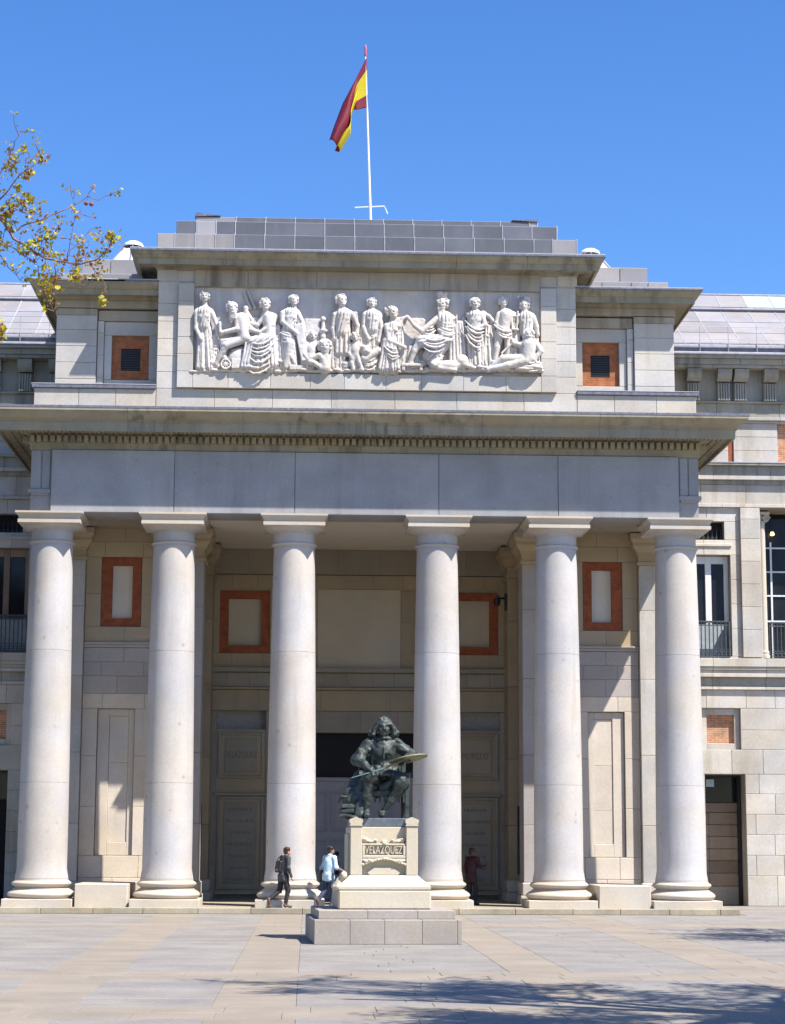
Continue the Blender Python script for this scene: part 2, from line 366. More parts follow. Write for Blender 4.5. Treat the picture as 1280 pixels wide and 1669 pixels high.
# ================================================================== PORTICO
P = empty('museum_portico', (0, 0, 0)); tag(P, 'pale stone museum portico with six giant columns, sculpted attic relief and stepped lead roof', 'portico')
Z0 = .165
# step
st = empty('step', parent=P)
x = -10.55
while x < 10.5:
    e = min(x+1.5*random.uniform(.85, 1.1), 10.55)
    if 10.55-e < .5: e = 10.55
    bx('kerb_stone', M_kerb, st, x+.005, e-.005, -1.36, -.85, 0, Z0, .012); x = e
bx('floor', M_inng, st, -10.5, 10.5, -.845, 7.0, -.05, Z0-.004)
# ---- columns
c0 = empty('column', parent=P)
bx('plinth', M_base, c0, -.98, .98, -.98, .98, Z0-.02, .38, .015)
def arc(r0, z0, r1, z1, bulge, n=8):
    return [(r0+(r1-r0)*t+bulge*math.sin(math.pi*t), z0+(z1-z0)*t) for t in [i/n for i in range(n+1)]]
MB().lathe([(.80, .38)]+arc(.85, .382, .83, .62, .115, 10)+[(.80, .625), (.80, .65)]+arc(.80, .65, .765, .71, -.05, 6)+[(.765, .715)]+arc(.775, .718, .765, .875, .075, 8)+[(.755, .88), (.755, .93), (.72, .94)], n=64).build('base_moulding', M_base, c0, R(35))
def rad(z):
    t = (z-1.0)/9.45; return .705-.105*max(0, (t-.12)/.88)**1.35 if t > .12 else .705
dj = [.935, 3.62, 7.39, 10.46]
for a, b in zip(dj[:-1], dj[1:]):
    n = 10; pr = [(rad(a)+(.05 if a < 1 else 0)-.006, a+.002)]
    for i in range(n+1):
        z = a+.007+(b-a-.014)*i/n; r = rad(z)
        if z < 1.15: r += .05*((1.15-z)/.215)**2
        pr.append((r, z))
    pr.append((rad(b)-.006, b-.002))
    MB().lathe(pr, n=72).build('drum', M_col, c0, R(18))
cp = empty('capital', parent=None)
capm = MB(); capm.lathe([(.59, 10.458)]+arc(.605, 10.46, .605, 10.50, .0, 1)+arc(.61, 10.5, .61, 10.59, .05, 6)+[(.60, 10.60), (.595, 10.86), (.625, 10.865), (.625, 10.885), (.645, 10.89), (.645, 10.91)]+arc(.66, 10.915, .86, 11.03, .035, 6), n=64)
o = capm.build('capital', M_col, c0, R(35))
def sqflare(lev):
    m = MB(); vs = []; fs = []
    for (h, z) in lev: vs += [(-h, -h, z), (h, -h, z), (h, h, z), (-h, h, z)]
    n = len(lev)
    for i in range(n-1):
        for j in range(4): fs.append((i*4+j, i*4+(j+1) % 4, (i+1)*4+(j+1) % 4, (i+1)*4+j))
    fs += [(3, 2, 1, 0), tuple((n-1)*4+j for j in range(4))]
    return m.add(vs, fs)
sqflare([(.885, 11.025), (.895, 11.032), (.895, 11.13), (.865, 11.135), (.87, 11.17), (.89, 11.22), (.935, 11.27), (.955, 11.30), (.968, 11.305), (.968, 11.362)]).build('abacus', M_base, c0)
bpy.data.objects.remove(cp)
CX = [-9.155, -5.61, -2.096, 2.096, 5.61, 9.155]
c0.location = (CX[0], 0, 0)
rz = 0
for xx in CX[1:]:
    c = copy_tree(c0, P); c.location = (xx, 0, 0)
# low plinth blocks between the outer columns
for sx in (-1, 1): bx('plinth_block', M_base, P, sx*6.64, sx*8.12, -.86, 2.5, Z0-.02, .80, .02)

# ---- cornice builder: profile of (outward offset, z) swept round three sides
def cornice(parent, x0, x1, yf, yb, prof, joints, mat, name='cornice_stone', left=True, right=True, gap=.004):
    xs = [x0]+list(joints)+[x1]
    for i in range(len(xs)-1):
        a, b = xs[i], xs[i+1]; pts = []
        first, last = i == 0 and left, i == len(xs)-2 and right
        rings = []
        if first: rings += [lambda o: (x0-o, yb), lambda o: (x0-o, yf-o)]
        else: rings.append(lambda o, a=a: (a+gap, yf-o))
        if last: rings += [lambda o: (x1+o, yf-o), lambda o: (x1+o, yb)]
        else: rings.append(lambda o, b=b: (b-gap, yf-o))
        vs = []; fs = []; n = len(prof)
        for rg in rings:
            for (o, z) in prof: q = rg(o); vs.append((q[0], q[1], z))
        for r in range(len(rings)-1):
            for k in range(n-1): fs.append((r*n+k, r*n+k+1, (r+1)*n+k+1, (r+1)*n+k))
        fs += [tuple(range(n)), tuple((len(rings)-1)*n+k for k in range(n))[::-1]]
        for r in range(len(rings)-1): fs.append((r*n, (r+1)*n, (r+1)*n+n-1, r*n+n-1))
        MB().add(vs, fs).build(name, mat, parent, R(30))
# ---- entablature
E = empty('entablature', parent=P)
FX = [-9.16, -5.6, -2.1, 2.1, 5.6, 9.16]
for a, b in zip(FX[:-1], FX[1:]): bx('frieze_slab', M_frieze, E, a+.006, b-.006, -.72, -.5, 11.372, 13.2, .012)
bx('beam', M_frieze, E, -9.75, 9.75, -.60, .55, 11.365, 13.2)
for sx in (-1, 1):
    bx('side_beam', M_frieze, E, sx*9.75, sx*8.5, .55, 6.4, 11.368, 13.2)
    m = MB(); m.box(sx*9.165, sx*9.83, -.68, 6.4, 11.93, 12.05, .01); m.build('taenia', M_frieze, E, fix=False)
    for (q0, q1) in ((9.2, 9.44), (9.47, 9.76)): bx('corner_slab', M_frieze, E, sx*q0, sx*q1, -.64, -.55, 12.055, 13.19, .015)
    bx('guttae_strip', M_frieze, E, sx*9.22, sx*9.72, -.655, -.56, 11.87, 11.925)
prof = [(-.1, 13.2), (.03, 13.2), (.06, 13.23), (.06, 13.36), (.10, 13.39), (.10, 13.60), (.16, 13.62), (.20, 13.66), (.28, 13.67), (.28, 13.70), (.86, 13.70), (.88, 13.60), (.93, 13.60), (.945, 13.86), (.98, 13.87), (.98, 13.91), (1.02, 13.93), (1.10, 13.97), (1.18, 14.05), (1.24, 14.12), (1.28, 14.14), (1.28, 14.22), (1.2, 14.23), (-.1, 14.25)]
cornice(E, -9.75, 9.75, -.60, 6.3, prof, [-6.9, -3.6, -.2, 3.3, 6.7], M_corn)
cornice(E, -9.75, 9.75, -.60, 6.3, [(1.0, 14.222), (1.29, 14.21), (1.29, 14.275), (1.0, 14.30)], [-7.4, -4.9, -2.3, .4, 3.1, 5.7, 8.2], M_leade, 'lead_edge_strip')
md = MB().box(-.062, .062, -.10, .1, 0, .19).mesh('dentil', M_corn, fix=False)
n = 101
for i in range(n):
    o = link('dentil', md, None, E); o.location = (-9.72+19.44*i/(n-1), -.78, 13.41)
for sx in (-1, 1):
    for i in range(30):
        o = link('dentil', md, None, E); o.location = (sx*9.93, -.5+i*.194, 13.41); o.rotation_euler = (0, 0, R(90))
rb = MB()
for i in range(168):
    x = -10.4+i*.1246; rb.box(x-.03, x+.03, -1.36, -.98, 13.655, 13.702)
for sx in (-1, 1):
    for i in range(56):
        y = -.85+i*.1246
        for (q0, q1) in ((10.13, 10.28), (10.33, 10.48)): rb.box(sx*q0, sx*q1, y-.03, y+.03, 13.65, 13.702)
tag(rb.build('soffit_ribs', M_corn, E, fix=False), kind='stuff')
# ---- attic
A = empty('attic', parent=P)
def ashlar(parent, x0, x1, zs, yf, yb, mat, ln, openings=(), name='ashlar_block', ch=.01, gap=.005, backing=True, mirror=1, stag=.5, mats=None):
    zs = list(zs); bk = MB(); ci = 0
    for z0, z1 in zip(zs[:-1], zs[1:]):
        iv = [(x0, x1)]
        for (a, b, c, d) in openings:
            if c < z1-.02 and d > z0+.02:
                nv = []
                for (p, q) in iv:
                    if b <= p or a >= q: nv.append((p, q)); continue
                    if a > p+.02: nv.append((p, a))
                    if b < q-.02: nv.append((b, q))
                iv = nv
        for (p, q) in iv:
            if backing and openings: bx('wall_core', M_mort, parent, mirror*p, mirror*q, yf+.02, yb, z0, z1)
            elif backing: bk.box(mirror*p, mirror*q, yf+.02, yb, z0, z1)
            nb = max(1, round((q-p)/ln)); off = (stag*(ci % 2)) if nb > 1 else 0
            cuts = [p]+[p+(q-p)*(k+off*.9+random.uniform(-.12, .12))/nb for k in range(0 if off else 1, nb)]+[q]
            cuts = [cuts[0]]+[c for c in cuts[1:-1] if c-p > .18 and q-c > .18]+[cuts[-1]]
            mt = mats[ci] if mats else mat
            for u, v in zip(cuts[:-1], cuts[1:]):
                MB().box(mirror*(u+gap), mirror*(v-gap), yf+random.uniform(-.002, .002), yb-.01 if not backing else yf+.06, z0+gap, z1-gap, ch).build(name, mt, parent, fix=False)
        ci += 1
    if backing and bk.v: bk.build('wall_core', M_mort, parent, fix=False)
YA = -.45
ashlar(A, -6.21, 6.21, [14.25, 15.12], YA, -.2, M_attic, 1.9)
for sx in (-1, 1):
    ashlar(A, 5.1, 6.21, [15.12, 15.62, 16.1, 16.62, 17.15, 17.7, 18.36, 18.72], YA, -.2, M_attic, 1.4, mirror=sx)
    bx('pilaster_cap', M_attic, A, sx*5.66, sx*6.25, YA-.05, YA+.1, 18.40, 18.72, .02)
    ashlar(A, 5.14, 5.61, [15.13, 15.62, 16.14, 16.66, 17.2, 17.75, 18.3], YA-.13, YA, M_attic, 1.2, mirror=sx, ch=.008)
    ashlar(A, 6.22, 9.77, [14.25, 15.09], YA+.002, -.15, M_attic, 1.25, mirror=sx)
    bx('lead_coping', M_leade, A, sx*6.215, sx*9.84, YA-.07, .0, 15.09, 15.20, .015)
    bx('lead_coping_top', M_leadr, A, sx*6.215, sx*9.85, YA-.08, .0, 15.201, 15.225, .005)
ashlar(A, -5.14, 5.14, [15.13, 15.6], YA-.13, YA, M_attic, 1.15, ch=.008)
bx('attic_core', M_attd, A, -6.18, 6.18, -.2, 8, 14.25, 19.0)
ashlar(A, -5.14, 5.14, [18.2, 18.72], YA-.10, YA, M_attd, 1.7, ch=.008)
prof2 = [(-.1, 18.70), (.06, 18.70), (.09, 18.74), (.10, 18.78), (.16, 18.80), (.52, 18.80), (.53, 18.74), (.57, 18.74), (.585, 18.90), (.62, 18.91), (.66, 18.95), (.73, 19.02), (.77, 19.05), (.77, 19.11), (.7, 19.12), (-.1, 19.13)]
cornice(A, -6.21, 6.21, YA, 7, prof2, [-4.2, -2.0, .3, 2.6, 4.7], M_corn)
cornice(A, -6.21, 6.21, YA, 7, [(.6, 19.115), (.80, 19.10), (.80, 19.155), (.6, 19.17)], [-5, -3, -1, 1, 3, 5], M_leade, 'lead_edge_strip')
cornice(A, -6.21, 6.21, YA, 7, [(.55, 19.16), (.795, 19.157), (.795, 19.185), (.55, 19.20)], [-4.4, -2.2, .2, 2.4, 4.6], M_leadr, 'lead_edge_roll')
# stepped lead roof
RF = empty('lead_roof', parent=P)
bx('roof_core', M_leadr, RF, -6.34, 6.34, .32, 8, 19.1, 20.08); bx('roof_core', M_leadr, RF, -5.81, 5.81, .82, 8, 20.0, 20.64); bx('roof_core', M_leadr, RF, -5.26, 5.28, 1.52, 8, 20.6, 21.0)
def tier(xs, y, z0, z1, mat):
    for a, b in zip(xs[:-1], xs[1:]):
        bx('lead_panel', M_leadl if (b < -3.9 or a > 4.9) and random.random() < .75 else mat, RF, a+.018, b-.018, y-.012, y+.1, z0+.02, z1-.035, .006)
        MB().tube([(b, y-.012, z0), (b, y-.012, z1)], .016, 6).build('lead_seam', M_leadr, RF)
cen = [-4.02+.907*i for i in range(11)]
tier([-6.35, -5.82, -5.2, -4.6]+cen+[5.62, 6.36], .3, 19.15, 20.1, M_lead)
tier([-5.82, -5.2, -4.6]+cen+[5.82], .8, 20.1, 20.66, M_lead)
tier([-5.27]+cen+[5.3], 1.5, 20.66, 21.02, M_lead)
MB().prism([(-5.3, 21.0), (-5.3, 21.10), (-5.22, 21.11), (-4.5, 21.03)], 1, 1.45, 1.8).build('lead_hip_end', M_leade, RF)
MB().prism([(5.32, 21.0), (5.32, 21.08), (5.2, 21.08), (4.5, 21.04)], 1, 1.45, 1.8).build('lead_hip_end', M_leade, RF)

# ---- pavilions either side of the attic
for sx in (-1, 1):
    V = empty('pavilion', parent=P)
    YP = .3
    op = (6.52, 7.63, 15.57, 16.93)
    ashlar(V, 6.2, 7.86, [15.0, 15.57, 16.93, 17.35], YP+.16, YP+.5, M_attic, 2.2, [op], mirror=sx)
    ashlar(V, 7.862, 8.06, [15.0, 15.6, 16.3, 17.0, 17.35], YP+.08, YP+.5, M_attic, 1, mirror=sx)
    ashlar(V, 8.07, 9.28, [15.0, 15.55, 16.05, 16.55, 17.05, 17.5], YP, YP+.5, M_attic, 1.7, mirror=sx)
    bx('pavilion_core', M_attd, V, sx*6.22, sx*9.25, YP+.48, 8, 14.25, 18.0)
    bx('brick_surround', M_brka, V, sx*6.5, sx*7.65, YP+.36, YP+.47, 15.55, 16.95)
    m = MB(); m.box(sx*6.78, sx*7.36, YP+.30, YP+.355, 15.87, 16.55); m.build('window_hole', M_dark, V, fix=False)
    for (a, b, c, d) in ((6.52, 6.78, 15.57, 16.93), (7.36, 7.63, 15.57, 16.93), (6.78, 7.36, 15.57, 15.87), (6.78, 7.36, 16.55, 16.93)): bx('brick_jamb', M_brka, V, sx*a, sx*b, YP+.27, YP+.359, c, d)
    for k in range(9): bx('louvre', M_black, V, sx*6.79, sx*7.35, YP+.285, YP+.31, 15.90+k*.072, 15.935+k*.072)
    bx('architrave', M_attd, V, sx*6.2, sx*8.05, YP+.10, YP+.5, 17.36, 17.68, .015); bx('architrave', M_attd, V, sx*8.07, sx*9.31, YP-.03, YP+.5, 17.5, 17.7, .015)
    bx('bed_band', M_attd, V, sx*6.2, sx*9.33, YP-.05, YP+.5, 17.72, 17.96, .015)
    pr = [(-.1, 17.96), (.06, 17.96), (.10, 18.02), (.14, 18.05), (.50, 18.05), (.51, 17.99), (.55, 17.99), (.565, 18.15), (.60, 18.16), (.64, 18.20), (.70, 18.27), (.74, 18.30), (.74, 18.36), (.7, 18.37), (-.1, 18.38)]
    a, b = (6.2, 9.28) if sx > 0 else (-9.28, -6.2)
    cornice(V, a, b, YP, 7, pr, [sx*7.7], M_corn, left=sx < 0, right=sx > 0)
    cornice(V, a, b, YP, 7, [(.5, 18.37), (.77, 18.355), (.77, 18.40), (.5, 18.42)], [sx*7.2, sx*8.3], M_leade, 'lead_edge_strip', left=sx < 0, right=sx > 0)
    cornice(V, a, b, YP, 7, [(.5, 18.41), (.765, 18.402), (.765, 18.43), (.5, 18.45)], [sx*8], M_leadr, 'lead_edge_roll', left=sx < 0, right=sx > 0)
    for (xe, y, z0, z1, js) in ((9.25, .9, 18.4, 18.98, (6.3, 7.2, 8.1, 8.62, 9.25)), (8.72, 1.5, 18.98, 19.6, (6.3, 7.0, 7.85, 8.72))):
        bx('roof_core', M_leadr, V, sx*6.3, sx*(xe-.01), y+.02, 8, z0, z1-.01)
        for p, q in zip(js[:-1], js[1:]):
            bx('lead_panel', M_leadl, V, sx*(p+.014), sx*(q-.014), y-.012, y+.06, z0+.01, z1-.03, .006)

# ---- soffits and ceilings
bx('ceiling', M_ceil, P, -4.66, 4.66, .555, 7.0, 11.44, 11.6)
for sx in (-1, 1):
    bx('cross_beam', M_frieze, P, sx*4.665, sx*6.3, .556, 7.0, 11.37, 11.7)
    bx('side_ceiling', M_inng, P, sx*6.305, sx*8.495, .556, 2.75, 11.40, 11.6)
# ---- side bays
def capital_box(parent, x0, x1, y0, y1, mat):
    m = MB(); lev = [(0.0, 10.40), (.06, 10.42), (.06, 10.50), (.02, 10.51), (.02, 10.72), (.07, 10.74), (.07, 10.80), (.16, 10.92), (.20, 10.98), (.20, 11.08), (.24, 11.14), (.27, 11.20), (.27, 11.366)]
    vs = []; fs = []
    for (o, z) in lev: vs += [(x0-o, y0-o, z), (x1+o, y0-o, z), (x1+o, y1+o, z), (x0-o, y1+o, z)]
    for i in range(len(lev)-1):
        for j in range(4): fs.append((i*4+j, i*4+(j+1) % 4, (i+1)*4+(j+1) % 4, (i+1)*4+j))
    fs += [(3, 2, 1, 0), tuple((len(lev)-1)*4+j for j in range(4))]
    return m.add(vs, fs).build('capital', mat, parent)
def pier(x0, x1, y0, y1, mat, zs, mc=None):
    x0, x1 = min(x0, x1), max(x0, x1)
    p = empty('pilaster', parent=P)
    for a, b in zip(zs[:-1], zs[1:]): bx('shaft_stone', mat, p, x0, x1, y0, y1, a+.004, b-.004, .01)
    bx('base', M_base, p, x0-.1, x1+.1, y0-.1, y1, Z0-.02, .42, .015); bx('base_band', M_base, p, x0-.06, x1+.06, y0-.06, y1, .425, .80, .03)
    capital_box(p, x0, x1, y0, y1, mc or mat)
    return p
PZ = [.8, 2.5, 4.6, 6.9, 9.0, 10.4]
for sx in (-1, 1):
    B = empty('side_bay_wall', parent=P)
    YS = 2.62
    op1 = (6.75, 7.97, 8.40, 10.53); opn = (6.86, 7.98, 1.55, 5.92)
    ashlar(B, 6.2, 8.44, [7.92, 8.40, 9.4, 10.53, 11.0, 11.42], YS, YS+.35, M_shade_ochre, 1.0, [op1], mirror=sx)
    ashlar(B, 6.2, 8.44, [6.37, 6.90, 7.33, 7.76], YS, YS+.35, M_grey, .95, mirror=sx)
    ashlar(B, 6.2, 8.44, [.16, .9, 1.55, 3.0, 4.5, 5.92, 6.37], YS, YS+.35, M_pale, 1.1, [opn], mirror=sx)
    bx('side_bay_core', M_inng, B, sx*6.2, sx*8.5, YS+.33, 6.4, .1, 11.4)
    m = MB().box(sx*6.2, sx*8.44, YS-.10, YS+.1, 7.85, 7.92, .01).box(sx*6.2, sx*8.44, YS-.05, YS+.1, 7.765, 7.848, .01); m.build('string_course', M_grey, B, fix=False)
    # brick niche with plaster field
    for (a, b, c, d) in ((6.76, 7.03, 8.41, 10.52), (7.64, 7.96, 8.41, 10.52), (7.03, 7.64, 8.41, 8.66), (7.03, 7.64, 10.27, 10.52)): bx('brick_surround', M_brk, B, sx*a, sx*b, YS+.04, YS+.32, c, d)
    bx('plaster_field', M_ceil, B, sx*7.0, sx*7.66, YS+.16, YS+.32, 8.64, 10.29)
    # lower niche: moulded frame and sunk panel
    for (a, b, c, d) in ((6.87, 7.04, 1.56, 5.91), (7.62, 7.97, 1.56, 5.91), (7.04, 7.62, 1.56, 1.95), (7.04, 7.62, 5.70, 5.91)): bx('niche_frame', M_pale, B, sx*a, sx*b, YS+.10, YS+.32, c, d, .012)
    for (c, d) in ((1.955, 2.95), (2.955, 4.3), (4.305, 5.695)): bx('niche_panel', M_pale, B, sx*7.045, sx*7.615, YS+.135, YS+.32, c, d, .006)
    pier(sx*8.45, sx*9.68, 2.40, 3.6, M_attic, PZ, M_shade_ochre)
    pier(sx*4.86, sx*6.19, 2.40, 3.6, M_grey, PZ, M_shade_ochre)
    pier(sx*4.74, sx*5.15, 5.7, 6.95, M_inner, PZ, M_inner)
    rw = empty('recess_side_wall', parent=P)
    zz = [.16, .9, 1.7, 2.5, 3.4, 4.3, 5.2, 6.1, 6.9, 7.7, 8.5, 9.4, 10.4, 11.42]
    for i in range(len(zz)-1):
        ysplit = [3.6, 4.4+.35*(i % 2), 5.69]
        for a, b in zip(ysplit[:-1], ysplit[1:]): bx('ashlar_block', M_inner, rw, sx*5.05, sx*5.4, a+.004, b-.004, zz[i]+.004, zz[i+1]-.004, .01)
    bx('wall_core', M_mort, rw, sx*5.08, sx*6.2, 3.6, 7.4, .1, 11.42)
    MB().tube([(sx*4.93, 4.6, 1.0), (sx*4.93, 4.6, 3.1)], .035, 8).build('iron_rod', M_black, P)
# ---- back wall of the deep central recess
K = empty('recess_back_wall', parent=P); YB7 = 7.0
ops = [(-4.56, -2.92, 8.02, 10.08), (2.92, 4.56, 8.02, 10.08), (-1.36, 1.36, 7.56, 10.14), (-1.85, 1.85, .16, 5.46), (-4.6, -3.0, .3, 5.55), (3.0, 4.6, .3, 5.55)]
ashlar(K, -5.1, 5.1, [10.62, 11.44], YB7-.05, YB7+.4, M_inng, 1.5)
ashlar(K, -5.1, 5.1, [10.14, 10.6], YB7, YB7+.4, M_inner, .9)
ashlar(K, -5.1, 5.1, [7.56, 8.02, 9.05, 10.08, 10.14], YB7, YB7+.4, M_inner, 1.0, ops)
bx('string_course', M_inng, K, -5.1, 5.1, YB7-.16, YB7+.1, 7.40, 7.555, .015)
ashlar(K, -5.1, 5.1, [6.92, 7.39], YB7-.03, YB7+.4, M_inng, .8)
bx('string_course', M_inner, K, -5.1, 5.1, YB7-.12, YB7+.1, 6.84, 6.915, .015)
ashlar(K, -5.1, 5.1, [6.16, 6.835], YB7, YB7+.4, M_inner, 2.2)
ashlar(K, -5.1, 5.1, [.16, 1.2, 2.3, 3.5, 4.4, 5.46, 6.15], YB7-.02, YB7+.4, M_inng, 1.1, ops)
bx('wall_core', M_mort, K, -5.4, 5.4, YB7+.42, 8.5, .0, 14.3)
for sx in (-1, 1):
    for (a, b, c, d) in ((2.925, 3.2, 8.025, 10.075), (4.27, 4.555, 8.025, 10.075), (3.2, 4.27, 8.025, 8.28), (3.2, 4.27, 9.81, 10.075)): bx('brick_surround', M_brk, K, sx*a, sx*b, YB7+.04, YB7+.4, c, d)
    bx('plaster_field', M_plas, K, sx*3.18, sx*4.29, YB7+.2, YB7+.4, 8.26, 9.83)
    # inscription tablets
    bx('tablet_wall', M_inner, K, sx*3.005, sx*4.595, YB7+.03, YB7+.4, .305, 5.545)
    for (z0, z1) in ((3.97, 5.45), (.45, 3.40)):
        for (a, b, c, d) in ((3.04, 3.13, z0, z1), (4.44, 4.53, z0, z1), (3.13, 4.44, z0, z0+.09), (3.13, 4.44, z1-.09, z1)): bx('tablet_frame', M_inng, K, sx*a, sx*b, YB7-.03, YB7+.06, c, d, .012)
        bx('tablet', M_inng, K, sx*3.26, sx*4.31, YB7+.0, YB7+.06, z0+.2, z1-.2, .008)
    bx('string_course', M_inng, K, sx*2.96, sx*4.62, YB7-.09, YB7+.05, 3.43, 3.50, .01)
    ln = MB()
    for i in range(7):
        zc = 3.0-i*.37; wd = random.uniform(.28, .44); x = 3.785-wd
        while x < 3.785+wd:
            L = random.uniform(.02, .05); ln.box(sx*x, sx*(x+L), YB7-.004, YB7+.01, zc-.055, zc+.055*random.uniform(.4, 1)); x += L+random.uniform(.02, .05)
    tag(ln.build('worn_inscription', M_cut, K, fix=False), kind='stuff')
bx('plaster_field', M_plas, K, -1.355, 1.355, YB7+.05, YB7+.4, 7.565, 10.135)
# doorway
bx('door_transom', M_dark, K, -1.8, 1.8, YB7+.3, YB7+.4, 4.03, 5.46)
bx('door_head', M_door, K, -1.85, 1.85, YB7+.14, YB7+.35, 3.90, 4.03, .02)
for sx in (-1, 1):
    dl = bx('door_leaf', M_door, P, sx*.01, sx*1.84, YB7+.2, YB7+.3, Z0, 3.90)
    for (z0, z1) in ((.45, 2.05), (2.3, 3.6)):
        for (a, b) in ((.18, .88), (.98, 1.68)):
            for (p, q, c, d) in ((a, a+.06, z0, z1), (b-.06, b, z0, z1), (a+.06, b-.06, z0, z0+.06), (a+.06, b-.06, z1-.06, z1)): bx('moulding', M_door, dl, sx*p, sx*q, YB7+.165, YB7+.2, c, d, .01)
            bx('door_panel', M_door, dl, sx*(a+.14), sx*(b-.14), YB7+.175, YB7+.2, z0+.14, z1-.14, .02)
    for z in (1.0, 1.3, 1.6): MB().lathe([(.0, 0), (.06, .0), (.065, .03), (.03, .06)], n=10).build('door_stud', M_black, dl).matrix_local = Matrix.Translation((sx*.66, YB7+.16, z)) @ Matrix.Rotation(R(90), 4, 'X')
def text(name, s, size, mat, parent, loc, ext=.01, sx=1.0):
    cu = bpy.data.curves.new(name, 'FONT'); cu.body = s; cu.size = size; cu.extrude = ext; cu.align_x = 'CENTER'; cu.align_y = 'CENTER'; cu.resolution_u = 3
    o = bpy.data.objects.new(name, cu); COL.objects.link(o); bpy.context.view_layer.update()
    me = bpy.data.meshes.new_from_object(o.evaluated_get(bpy.context.evaluated_depsgraph_get())); bpy.data.objects.remove(o)
    me.materials.clear(); me.materials.append(mat); me.transform(Matrix.Diagonal((sx, 1, 1, 1)))
    o = link(name, me, None, parent); o.location = loc; o.rotation_euler = (R(90), 0, 0); return o
text('inscription', 'VELAZQUEZ', .30, M_cut, K, (-3.785, YB7-.002, 4.72), .006, .62)
text('inscription', 'MURILLO', .30, M_cut, K, (3.785, YB7-.002, 4.72), .006, .7)
